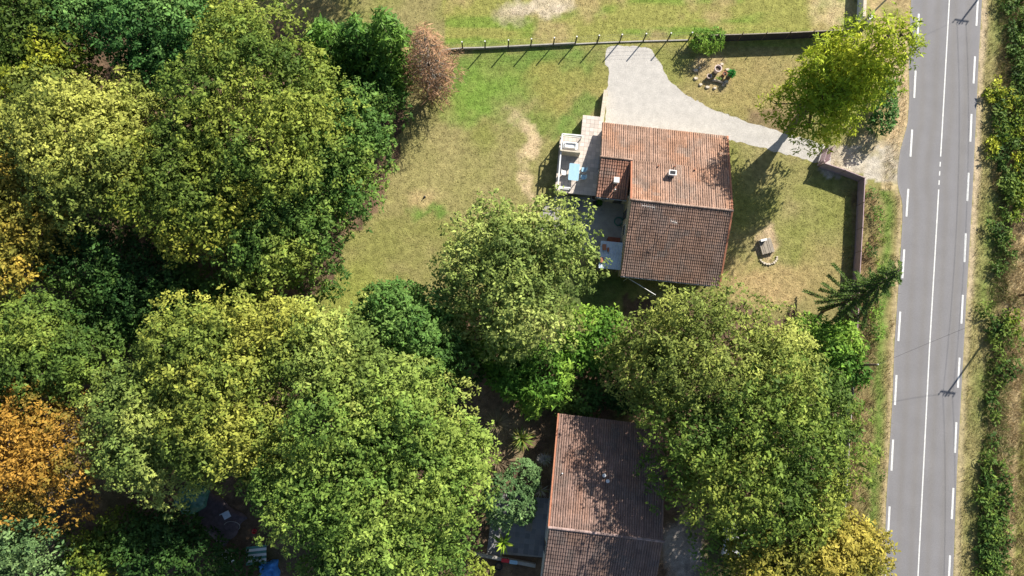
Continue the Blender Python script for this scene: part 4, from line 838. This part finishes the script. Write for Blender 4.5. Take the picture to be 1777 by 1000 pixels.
def panel_fence(name, label, px, h, m, cap=None, maxlen=2.1):
    P = [G(*p) for p in px]; t = thing(name, label, 'fence', tuple(P[0]))
    for A, B in zip(P[:-1], P[1:]):
        n = max(1, round((B - A).length / maxlen))
        for i in range(n):
            a = A.lerp(B, i / n); b = A.lerp(B, (i + 1) / n); d = (b - a).normalized(); a = a + d * .03; b = b - d * .03; s = Vector((-d.y, d.x, 0)) * .035; mb = MB(); z0 = Vector((0, 0, -.05)); z = Vector((0, 0, h + .02 * math.sin(i * 2.3)))
            mb.hull8([a - s + z0, b - s + z0, b + s + z0, a + s + z0], [a - s + z, b - s + z, b + s + z, a + s + z]); mb.build('panel', m, t)
            q = A.lerp(B, i / n); mb = MB(); mb.bar(q - Vector((0, 0, .05)), q + Vector((0, 0, h + .05)), .05, .05); mb.build('post', 'wood_post', t)
    return t
panel_fence('panel_fence', 'mauve brown panel fence round the garden corner at the drive entrance', [(1420, 290), (1456, 302), (1489, 315), (1485, 400), (1480, 480), (1476, 580)], 1.45, 'fence_brown')
panel_fence('concrete_fence', 'weathered grey panel fence beside the road below the telephone post', [(1474, 670), (1467, 760), (1462, 850), (1456, 925), (1450, 1030)], .9, 'concrete')
def gate():
    a, b = G(1419, 287), G(1427, 262); t = thing('garden_gate', 'brown slatted gate standing open at the drive entrance', 'gate', tuple(a))
    for p in (a, b): mb = MB(); mb.bar(p - Vector((0, 0, .05)), p + Vector((0, 0, 1.6)), .16, .16); mb.build('gate_post', 'fence_brown', t)
    for i in range(7): z = .2 + i * .19; mb = MB(); mb.bar(a.lerp(b, .04) + Vector((0, 0, z)), a.lerp(b, .96) + Vector((0, 0, z)), .04, .12); mb.build('slat', 'fence_brown', t)
    d = Vector((.55, .1, 0)); a2, b2 = a + d, b + d
    t = thing('garden_gate', 'second brown gate leaf folded parallel behind the first', 'gate', tuple(a2))
    for i in range(7): z = .2 + i * .19; mb = MB(); mb.bar(a2.lerp(b2, .04) + Vector((0, 0, z)), a2.lerp(b2, .96) + Vector((0, 0, z)), .04, .12); mb.build('slat', 'fence_brown', t)
    for k in (.06, .94): p = a2.lerp(b2, k); mb = MB(); mb.bar(p + Vector((.05, 0, 0)), p + Vector((.05, 0, 1.45)), .06, .06); mb.build('stile', 'fence_brown', t)
gate()
def white_wall():
    a, b = G(1488, 40), G(1493, -60); d = (b - a).normalized(); s = Vector((-d.y, d.x, 0)) * .12; t = thing('garden_wall', 'white rendered wall running from the screen fence beside the road', 'wall', tuple(a)); mb = MB(); z = Vector((0, 0, 1.4))
    mb.hull8([a - s, b - s, b + s, a + s], [a - s + z, b - s + z, b + s + z, a + s + z]); mb.build('masonry', 'plaster_white', t)
    s = s * 1.35; mb = MB(); z1 = Vector((0, 0, 1.402)); z2 = Vector((0, 0, 1.47)); mb.hull8([p + z1 for p in (a - s, b - s, b + s, a + s)], [p + z2 for p in (a - s, b - s, b + s, a + s)]); mb.build('coping', 'stone_pale', t)
    c = G(1505, 38); mb = MB(); mb.box(c + Vector((0, 0, .45)), (.45, .4, .9), .1, bev=.04); t = thing('meter_box', 'white meter cabinet at the foot of the leaning dark pole', 'cabinet', tuple(c)); mb.build('body', 'metal_white', t); mb = MB(); mb.box(c + Vector((0, 0, .93)), (.52, .47, .05), .1); mb.build('lid', 'metal_white', t); mb = MB(); mb.box(c + Vector((0, -.215, .5)), (.36, .02, .7), .1); mb.build('door', 'plaster_white', t)
white_wall()

# ------------------------------------------------------------------ poles and wires
def pole(label, b, h, arm, m='wood_post', r=.13, name='utility_pole', cross=True):
    t = thing(name, label, 'pole', tuple(b)); mb = MB(); mb.tube([b - Vector((0, 0, .1)), b + Vector((0, 0, h * .5)), b + Vector((0, 0, h))], [r, r * .85, r * .7], 10); mb.build('shaft', m, t, smooth=True); out = []
    if cross:
        mb = MB(); mb.bar(b + Vector((0, 0, h - .3)) - arm, b + Vector((0, 0, h - .3)) + arm, .1, .1); mb.build('crossarm', 'metal_grey', t)
    for k in ((-.95, -.35, .35, .95) if cross else (0,)):
        q = b + Vector((0, 0, h - .25 if cross else h)) + arm * k; mb = MB(); mb.lathe(q, [(.03, 0), (.03, .1), (.07, .12), (.07, .2), (.03, .25)], 8); mb.build('insulator', 'glass_dark' if cross else 'plaster_white', t); out.append(q + Vector((0, 0, .22)))
    return out
sh = lambda px, py, h: G(px, py) + Vector((SUNV.x, SUNV.y, 0)) * (h / SUNV.z)
arm = Vector((.75, -.12, 0))
A1 = pole('wooden power pole in the hedgerow whose shadow crosses the road', sh(1640, 688, 8.2), 8.2, arm)
A2 = pole('wooden power pole further up the road whose shadow reaches the centre line', sh(1664, 42, 8.2), 8.2, arm)
A0 = pole('wooden power pole down the road beyond the lower house', sh(1640, 688, 8.2) * 2 - sh(1664, 42, 8.2) + Vector((0, 0, 0)), 8.2, arm)
B1 = pole('short telephone post beside the grey panel fence', G(1477, 634), 5.0, arm, 'wood_post', .14, 'telephone_post', cross=False)
B2 = pole('dark metal pole at the end of the white wall', G(1499, 37), 7.5, arm, 'metal_grey', .11, 'metal_pole', cross=False)
def wire(name, lab, a, b, sag, group=None, r=.013):
    mb = MB(); mb.tube([a.lerp(b, t) - Vector((0, 0, sag * 4 * t * (1 - t))) for t in np.linspace(0, 1, 13)], r, 4); tag(mb.build(name, 'metal_black'), lab, 'wire', group)
for i in (1, 3):
    sd = 'outer' if i == 3 else 'inner'
    wire('overhead_wire', sd + ' power wire between the two hedgerow poles beside the upper road', A1[i], A2[i], .9); wire('overhead_wire', sd + ' power wire from the hedgerow pole down the road past the lower house', A0[i], A1[i], .9)
wire('telephone_wire', 'service wire crossing the road to the short telephone post', A1[0], B1[0], .5); wire('telephone_wire', 'service wire from the power pole to the metal pole by the white wall', A2[0], B2[0], .5)

# ------------------------------------------------------------------ garden ornaments
def pot_bed():
    c = G(1236, 132)
    rg = random.Random(9); t = thing('stone_edging', 'ring of pale stones around the pots on the bare patch', 'edging', tuple(c))
    for k in range(13):
        a = k / 13 * 6.283; 
        if 1.0 < a < 2.0: continue
        p = c + Vector((1.75 * math.cos(a) + rg.gauss(0, .08), 1.35 * math.sin(a) + rg.gauss(0, .08), .06)); mb = MB(); s = rg.uniform(.16, .32); n = 7
        lo = [p + Vector((s * math.cos(q) * rg.uniform(.8, 1.1), s * .7 * math.sin(q) * rg.uniform(.8, 1.1), -.08)) for q in np.linspace(0, 6.283, n, endpoint=False)]; cc = p; hi = [cc + (q - cc) * .72 + Vector((0, 0, .15)) for q in lo]
        mb.hull8(lo, hi); mb.build('stone', 'stone_pale', t)
    def pot(px, py, r, h, m, lab, plant=None, seed=1):
        b = G(px, py); t = thing('flower_pot', lab, 'pot', tuple(b)); mb = MB(); mb.lathe(b, [(r * .65, 0), (r * .8, h * .3), (r, h * .9), (r * 1.1, h * .92), (r * 1.1, h), (r * .85, h), (r * .8, h * .8)]); mb.build('pot', m, t, smooth=False); mb = MB(); mb.lathe(b + Vector((0, 0, h * .78)), [(r * .82, 0), (r * .7, .03)]); mb.build('soil', 'bark', t)
        if plant: crown_mesh([(b.x, b.y, h + .25, r * 1.2, r * 1.2, .4)], plant, t, seed=seed, sub=None, spacing=.16, per=6, leaf=(.2, .07), name='plant')
    pot(1242, 125, .36, .95, 'pot_pink', 'tall pale pink urn on the bare patch', None); pot(1229, 135, .24, .45, 'pot_pink', 'small round pale pot beside the tall urn'); pot(1256, 130, .22, .35, 'terracotta', 'small terracotta pot between the urn and the green plant')
    pot(1266, 133, .25, .5, 'terracotta', 'terracotta pot with a glossy green plant on the bare patch', [(.02, .12, .02), (.03, .2, .04), (.06, .28, .07)], 5)
    c = G(1245, 143); mb = MB(); mb.tube([c + Vector((-.6, .2, .13)), c + Vector((.1, .05, .14)), c + Vector((.8, -.25, .13))], [.13, .14, .12], 8); tag(mb.build('log', 'wood_grey'), 'weathered log lying in front of the pots', 'log')
    spiky('garden_plant', 'small spiky green plant between the pots', 1247, 137, .2, .45, 26, [(.15, .24, .04), (.25, .3, .07)], 11, .06, stem=False)
pot_bed()
def well():
    c = G(1328, 428); t = thing('garden_well', 'weathered wooden well cover on the lawn beside the house', 'well', tuple(c)); rz = .25; R = Matrix.Rotation(rz, 3, 'Z'); P = lambda x, y, z: c + R @ Vector((x, y, z))
    mb = MB(); mb.box(P(0, 0, .15), (1.25, 1.5, .3), rz); mb.build('base', 'concrete', t)
    for k in range(7):
        x = -.56 + k * .187; mb = MB(); mb.box(P(x, -.05 + .02 * (k % 2), .345 + .02 * (k % 3)), (.17, 1.45, .05), rz); mb.build('plank', 'wood_grey', t)
    mb = MB(); mb.box(P(-.25, .62, .52), (.6, .16, .4), rz); mb.build('upright_slab', 'metal_black', t); mb = MB(); mb.box(P(-.25, .63, .74), (.66, .24, .05), rz); mb.build('cap', 'plaster_white', t)
    c2 = G(1333, 448); t = thing('stone_edging', 'half ring of cream stones below the wooden well cover', 'edging', tuple(c2)); rg = random.Random(3)
    for k in range(10):
        a = -2.7 + k * .3; p = c2 + Vector((.9 * math.cos(a), .75 * math.sin(a) + .1, 0)); s = rg.uniform(.12, .22); mb = MB(); lo = [p + Vector((s * math.cos(q) * rg.uniform(.8, 1.15), s * math.sin(q) * rg.uniform(.7, 1), -.03)) for q in np.linspace(0, 6.283, 7, endpoint=False)]; mb.hull8(lo, [p + (q - p) * .7 + Vector((0, 0, .17)) for q in lo]); mb.build('stone', 'stone_pale', t)
well()

# ------------------------------------------------------------------ lower patio, car and junk
paved('lower_patio', f2, [(-5.2, 8.6), (.2, 8.4), (.2, 14.0), (-5.2, 14.2)], .06, .5, 'terrace_tile', cols=((.24, .24, .25), (.28, .27, .27), (.2, .2, .21)), seed=4)
def lower_things():
    c = f2(-1.45, 10.6, .08); ang = math.atan2(-.1207, .9927); t = thing('garden_bench', 'grey wooden slatted bench in the shade on the lower patio', 'bench', tuple(c)); R = Matrix.Rotation(ang, 3, 'Z'); P = lambda x, y, z: c + R @ Vector((x, y, z))
    for k in range(4): mb = MB(); mb.box(P(-.24 + k * .16, 0, .45), (.13, 2.0, .04), ang); mb.build('slat', 'wood_grey', t)
    for y in (-.85, .85): mb = MB(); mb.box(P(0, y, .21), (.5, .08, .42), ang); mb.build('leg', 'wood_grey', t)
    c = f2(-2.7, 10.1, .08); t = thing('planter_box', 'square grey planter on the lower patio beside the bench', 'planter', tuple(c)); mb = MB(); mb.box(c + Vector((0, 0, .3)), (.9, 1.3, .6), ang, bev=.05); mb.build('box', 'concrete_dark', t); mb = MB(); mb.box(c + Vector((0, 0, .61)), (.75, 1.15, .03), ang); mb.build('soil', 'bark', t)
    a, b = f2(-6.5, 14.3), f2(-.4, 14.75); t = thing('low_wall', 'low grey wall closing the lower patio', 'wall', tuple(a)); d = (b - a).normalized(); s = Vector((-d.y, d.x, 0)) * .16; z = Vector((0, 0, .6)); mb = MB(); mb.hull8([p - Vector((0, 0, .05)) for p in (a - s, b - s, b + s, a + s)], [p + z for p in (a - s, b - s, b + s, a + s)]); mb.build('masonry', 'concrete', t)
    for u, m, lab, cat in ((-3.35, 'red_plastic', 'red plastic box standing on the low wall', 'box'), (-2.55, 'blue_light', 'light blue plastic box standing on the low wall', 'box')):
        c = a.lerp(b, (u + 6.5) / 6.1) + Vector((0, .02, .6)); t = thing('plastic_box', lab, cat, tuple(c)); mb = MB(); mb.box(c + Vector((0, 0, .13)), (.72, .3, .26), ang, bev=.05); mb.build('body', m, t); mb = MB(); mb.box(c + Vector((0, 0, .275)), (.78, .35, .03), ang, bev=.06); mb.build('lid', m, t)
    b = G(865, 981); t = thing('plant_pot', 'dark grey pot at the corner of the lower patio', 'pot', tuple(b)); mb = MB(); mb.lathe(b, [(.25, 0), (.36, .45), (.4, .5), (.32, .5), (.3, .4)]); mb.build('pot', 'metal_black', t); mb = MB(); mb.lathe(b + Vector((0, 0, .39)), [(.29, 0), (.25, .03)]); mb.build('soil', 'bark', t)
    # car
    c = G(1268, 925); rz = math.radians(82); t = thing('parked_car', 'white car parked beneath the large yellow green tree', 'car', tuple(c)); R = Matrix.Rotation(rz, 3, 'Z'); P = lambda x, y, z: c + R @ Vector((x, y, z)); mb = MB()
    prof = [(-2.0, .3), (-2.05, .7), (-1.9, .95), (-1.1, 1.02), (-.4, 1.45), (1.2, 1.48), (1.85, 1.0), (2.0, .6), (1.98, .3)]
    def sec(y, k): return [P(x * (1 if z < .9 else k), y, z) for x, z in prof]
    for y0, y1, k0, k1 in ((-.85, -.62, .96, 1), (-.62, .62, 1, 1), (.62, .85, 1, .96)): mb.hull8(sec(y0, k0), sec(y1, k1))
    mb.build('body', 'white_paint_car', t, smooth=False)
    for q in ([(-1.06, 1.06), (-.42, 1.47)], [(1.23, 1.47), (1.82, 1.04)]):
        mb = MB(); (x0, z0), (x1, z1) = q; mb.hull8([P(x0, -.7, z0), P(x0, .7, z0), P(x1, .6, z1), P(x1, -.6, z1)], [P(x0, -.7, z0 + .02), P(x0, .7, z0 + .02), P(x1, .6, z1 + .02), P(x1, -.6, z1 + .02)]); mb.build('window', 'glass_dark', t)
    for x in (-1.3, 1.3):
        for y in (-.8, .8): mb = MB(); o = P(x, y, .31); d = (P(0, 1, 0) - P(0, 0, 0)) * .11; mb.tube([o - d, o + d], .31, 14); mb.build('wheel', 'tyre', t)
    for y in (-.6, .6): mb = MB(); mb.box(P(-2.04, y, .68), (.06, .3, .14), rz); mb.build('headlight', 'glass_dark', t)
    # junk beneath the trees
    def drape(name, lab, px, py, w_, d_, h, m, rz, seed, dome=0, cat='tarp'):
        rg = np.random.default_rng(seed); c = G(px, py); n = 22; X, Y = np.meshgrid(np.linspace(-1, 1, n), np.linspace(-1, 1, n), indexing='ij'); z = h * (np.clip(1 - (X ** 2 + Y ** 2), 0, 1) ** .5 if dome else np.clip(1.2 - np.maximum(abs(X), abs(Y)) ** 6, 0, 1))
        z = z + (fbm(X.ravel() * 3, Y.ravel() * 3, 1, seed, 3).reshape(n, n) - .5) * h * .5 + .04; z = np.maximum(z, .02); x = X * w_ / 2 * (1 + .06 * np.sin(Y * 5 + seed)); y = Y * d_ / 2 * (1 + .06 * np.cos(X * 6 + seed))
        if dome: rr = np.maximum(abs(X), abs(Y)) / (np.hypot(X, Y) + 1e-6); x = x * rr; y = y * rr; z = h * np.clip(1 - (np.maximum(abs(X), abs(Y))) ** 2, 0, 1) ** .6 + (fbm(X.ravel() * 3, Y.ravel() * 3, .8, seed, 3).reshape(n, n) - .5) * h * .3 + .08
        mb = MB(); cs, sn = math.cos(rz), math.sin(rz); mb.v = [(c.x + cs * a - sn * b, c.y + sn * a + cs * b, q) for a, b, q in zip(x.ravel(), y.ravel(), z.ravel())]
        for i in range(n - 1):
            for j in range(n - 1): mb.f.append((i * n + j, (i + 1) * n + j, (i + 1) * n + j + 1, i * n + j + 1)); mb.c.append((1, 1, 1))
        return tag(mb.build(name, m, smooth=True), lab, cat)
    drape('tarpaulin', 'shiny green tarpaulin dome among the trees', 335, 866, 3.4, 3.0, 1.3, 'green_tarp', .3, 1, dome=1)
    drape('tarpaulin', 'dark brown sheet spread beside the green tarpaulin', 378, 900, 4.6, 3.4, .35, 'brown_tarp', -.6, 2)
    drape('tarpaulin', 'bright blue tarpaulin under the largest green tree', 468, 990, 1.9, 1.8, .45, 'blue_tarp', .2, 3); drape('plastic_sheet', 'crumpled white sheet on the sunlit earth beside the dark shrub', 396, 966, 1.0, 1.3, .35, 'plaster_white', .6, 4, cat='sheet')
    drape('tarpaulin', 'rusty brown folded cover lying on the dark brown sheet side', 345, 912, 1.1, .8, .3, 'rust', .5, 6)
    c = G(452, 958); t = thing('striped_awning', 'low blue and white striped awning under the largest green tree', 'awning', tuple(c)); 
    for k in range(7): mb = MB(); mb.box(c + Vector((0, .75 - k * .25, 1.3 - .02 * k)), (1.9, .24, .04), .1); mb.build('stripe', 'plaster_white' if k % 2 else 'green_tarp', t)
    for x, y in ((-.85, .75), (.85, .75), (-.85, -.7), (.85, -.7)): mb = MB(); mb.tube([c + Vector((x, y, -.05)), c + Vector((x, y, 1.25))], .03, 6); mb.build('pole', 'metal_grey', t)
    c = G(396, 893); t = thing('garden_chair', 'grey garden chair beside the dark brown sheet', 'chair', tuple(c)); mb = MB(); mb.box(c + Vector((0, 0, .43)), (.7, .6, .05), .5); mb.build('seat', 'sheet_blue', t); mb = MB(); mb.box(c + Vector((-.15, .3, .75)), (.7, .06, .6), .5); mb.build('backrest', 'sheet_blue', t)
    for x, y in ((-.25, -.2), (.25, -.2), (-.25, .2), (.25, .2)): mb = MB(); mb.bar(c + Vector((x, y, -.02)), c + Vector((x, y, .41)), .04, .04); mb.build('leg', 'metal_grey', t)
    c = G(443, 921); t = thing('bucket', 'red bucket on the earth near the brown sheet', 'bucket', tuple(c)); mb = MB(); mb.lathe(c, [(.16, 0), (.22, .36), (.24, .37), (.2, .36), (.15, .05)]); mb.build('body', 'red_plastic', t); mb = MB(); mb.tube([c + Vector((.22 * math.cos(q), .05, .36 + .18 * math.sin(q))) for q in np.linspace(0, math.pi, 9)], .01, 4); mb.build('handle', 'metal_grey', t)
    c = G(405, 912); t = thing('hoop', 'thin metal hoop leaning at the edge of the brown sheet', 'hoop', tuple(c)); mb = MB(); mb.tube([c + Vector((.75 * math.cos(q), .5 * math.sin(q), .35 + .3 * math.sin(q))) for q in np.linspace(0, 6.283, 25)], .025, 5, cap=False); mb.build('ring', 'metal_grey', t)
lower_things()

# ------------------------------------------------------------------ hedgerow across the road
def hedgerow():
    rg = random.Random(77)
    Y2 = [(.08, .12, .016), (.18, .20, .022), (.34, .31, .03)]; D2 = [(.035, .065, .016), (.075, .115, .024), (.14, .17, .035)]
    spots = []
    for y in range(-10, 350, 27):
        spots.append((1752 + rg.gauss(0, 9), y, rg.uniform(12, 20), 'y' if rg.random() < .55 else 'd')); spots.append((1780 + rg.gauss(0, 6), y + 8, rg.uniform(13, 20), 'y' if rg.random() < .75 else 'd'))
    for y in range(180, 350, 26): spots.append((1730 + rg.gauss(0, 6), y, rg.uniform(10, 16), 'd'))
    for y in (160, 168, 240, 252): spots.append((1722 + rg.gauss(0, 3), y, rg.uniform(8, 12), 'y'))
    for x, y, r in ((1738, 395, 14), (1742, 430, 13), (1726, 470, 11), (1732, 405, 14), (1722, 560, 14), (1740, 568, 18), (1758, 562, 16), (1724, 605, 14), (1742, 640, 17), (1725, 655, 14), (1716, 690, 12), (1716, 770, 10), (1722, 720, 9), (1760, 350, 15), (1768, 330, 16), (1756, 375, 12)): spots.append((x, y, r, 'd' if x < 1750 else 'y'))
    for y in range(805, 1020, 22): spots.append((1712 + rg.gauss(0, 4) - (y - 800) * .03, y, rg.uniform(12, 17), 'd')); spots.append((1735 + rg.gauss(0, 4), y + 8, rg.uniform(9, 14), 'd'))
    for i, (x, y, r, k) in enumerate(spots):
        z = r * .058 * .55; b = G(x, y); s = MPP(x, y); rr = r * s
        wh = 'across the road from the tall slender tree' if y < 165 else 'across the road from the drive entrance' if y < 360 else 'near the hedgerow power pole' if y < 700 else 'across the road from the large yellow green tree'
        kd = ('yellow green' if k == 'y' else 'dark green bramble') + ' shrub in the hedgerow '
        t = thing('hedgerow_shrub', kd + wh, 'shrub', tuple(b), kd + wh)
        L = [(b.x + rg.gauss(0, .45) * rr, b.y + rg.gauss(0, .8) * rr, z * rg.uniform(.5, 1.1) + .1, rr * q * rg.uniform(.6, 1), rr * q * rg.uniform(.8, 1.5), rr * q * .55) for q in (.85, .7, .55, .4, .4)]
        crown_mesh(L, Y2 if k == 'y' else D2, t, seed=900 + i, sub=None, spacing=.5, per=13, leaf=(.32, .13), rag=.4, sink=.5, zmin=-.2)
        mb = MB()
        for j in range(4): a = j * 1.57 + i; mb.tube([b - Vector((0, 0, .05)), b + Vector((math.cos(a) * rr * .3, math.sin(a) * rr * .3, z * .9)), b + Vector((math.cos(a) * rr * .6, math.sin(a) * rr * .6, z * 1.3))], [.035, .025, .01], 5)
        mb.build('stem', 'bark', t)
hedgerow()

def verge_weeds():
    rg = random.Random(31)
    for i in range(22):
        y = 335 + i * 13 + rg.gauss(0, 4); x = 1494 + rg.uniform(4, 34) - (y - 335) * .02
        b = G(x, y); r = rg.uniform(.35, .75); t = thing('verge_weed', 'leafy green weed clump between the mauve brown fence and the road', 'weed', tuple(b), 'weeds outside the brown fence')
        crown_mesh([(b.x, b.y, r * .5, r * .8, r * 1.2, r * .6), (b.x + rg.gauss(0, .4), b.y + rg.gauss(0, .5), r * .35, r * .5, r * .6, r * .4)], rg.choice([DARK, GR, YG, FRESH]), t, seed=700 + i, sub=None, spacing=.34, per=11, leaf=(.24, .08), rag=.4, sink=.5, zmin=0, name='leaves')
        mb = MB()
        for j in range(3): a = j * 2.1 + i; mb.tube([b - Vector((0, 0, .05)), b + Vector((math.cos(a) * r * .5, math.sin(a) * r * .5, r * .8))], [.02, .008], 5)
        mb.build('stem', 'bark', t)
def wall_weeds():
    rg = random.Random(8)
    for i in range(9):
        b = f1(4.2 + i * .85 + rg.uniform(-.2, .2), -.15 - rg.uniform(0, .2)); r = rg.uniform(.22, .42); t = thing('wall_weed', 'small green weed tuft growing between the gravel and the house eave', 'weed', tuple(b), 'weeds along the gravel side of the house')
        crown_mesh([(b.x, b.y, r * .6, r * 1.3, r, r * .8)], FRESH, t, seed=800 + i, sub=None, spacing=.26, per=9, leaf=(.2, .07), rag=.3, zmin=0, name='leaves')
wall_weeds()
verge_weeds()
# ------------------------------------------------------------------ grasses
def grasses():
    rg = np.random.default_rng(3)
    def sow(name, n, x0, x1, y0, y1, mask, hmin, hmax, wd, lean, bright, jitter=.25, straw=0.0, label=None):
        px = rg.uniform(x0, x1, n); py = rg.uniform(y0, y1, n); k = mask(px, py); px, py = px[k], py[k]; n = len(px); x, y = Gn(px, py)
        c = ground_color(px, py) * bright * rg.uniform(1 - jitter, 1 + jitter, (n, 1)) * rg.uniform(.92, 1.08, (n, 3))
        st = rg.random(n) < straw; c[st] = np.array((.36, .28, .15)) * rg.uniform(.7, 1.2, (st.sum(), 1))
        h = rg.uniform(hmin, hmax, n); a = rg.uniform(0, 6.283, n); lx = rg.normal(0, lean, n) * h; ly = rg.normal(0, lean, n) * h; w2 = wd * rg.uniform(.6, 1.3, n)
        b = np.stack([x, y, np.full(n, -.01)], 1); s = np.stack([np.cos(a) * w2, np.sin(a) * w2, np.zeros(n)], 1); tip = b + np.stack([lx, ly, h], 1)
        v = np.stack([b - s, b + s, tip], 1).reshape(-1, 3); o = numpy_quads(name, v, n, 3, np.clip(c, .01, .7), 'grass', None); tag(o, label, 'grass', kind='stuff')
    T1 = [(1010, 200), (1044, 203), (1265, 234), (1270, 370), (1245, 500), (1070, 482), (1030, 440), (925, 395), (950, 350), (966, 238), (1008, 238)]
    open_ = lambda px, py: ~inpoly(px, py, ROADP) & ~inpoly(px, py, DRIVE) & ~inpoly(px, py, T1) & ~inpoly(px, py, FOREST) & ~inpoly(px, py, ETREES)
    sow('lawn_grass', 110000, 520, 1490, -20, 600, open_, .04, .12, .03, 1.1, 1.12, .3, label='short patchy lawn grass around the house')
    def vmask(px, py):
        lx = np.interp(py, [p[1] for p in ROAD_L], [p[0] for p in ROAD_L]); rx = np.interp(py, [p[1] for p in ROAD_R], [p[0] for p in ROAD_R]); dl = lx - px; dr = px - rx
        n = fbm(px, py, 14, 61); a = (dl > 4) & (px > 1462) & ((py > 325) | (dl < 24)) & (n > .42) & ~inpoly(px, py, DRIVE); b = (dr > 5 + 8 * n) & (n > .36)
        return a | b
    sow('verge_grass', 110000, 1455, 1830, -20, 1030, vmask, .12, .4, .02, .7, 1.15, .3, .12, label='rough grass on the verges along the road')
    def smask(px, py):
        rx = np.interp(py, [p[1] for p in ROAD_R], [p[0] for p in ROAD_R]); dr = px - rx; n = fbm(px, py, 16, 67); lx = np.interp(py, [p[1] for p in ROAD_L], [p[0] for p in ROAD_L]); dl = lx - px
        return ((dr > np.where(py < 340, 30, 60)) & (dr < 125) & (n > .42)) | ((dl > 30) & (dl < 75) & (py > 520) & (n > .5) & (px > 1466))
    sow('tall_dry_grass', 90000, 1455, 1830, -20, 1030, smask, .4, .95, .022, .55, 1.1, .3, .75, label='tall bleached straw grass behind the verge')
    def cmask(px, py):
        rx = np.interp(py, [p[1] for p in ROAD_R], [p[0] for p in ROAD_R]); dr = px - rx; n = fbm(px, py, 20, 69); return (dr > 40) & (n > .38 + np.where(py > 350, .012, .001) * np.clip(dr - 66, 0, 40))
    sow('scrub_weeds', 70000, 1690, 1840, -20, 1030, cmask, .15, .55, .035, .6, np.array((.62, .92, .6)), .35, .18, label='tangled weeds and scrub between the hedgerow shrubs')
    fm = lambda px, py: (inpoly(px, py, FOREST) | inpoly(px, py, ETREES)) & (fbm(px, py, 20, 81) > .5)
    sow('leaf_litter', 50000, 0, 1470, -10, 1010, fm, .03, .12, .05, 1.6, 1.5, .5, label='brown leaf litter on the woodland floor')
grasses()
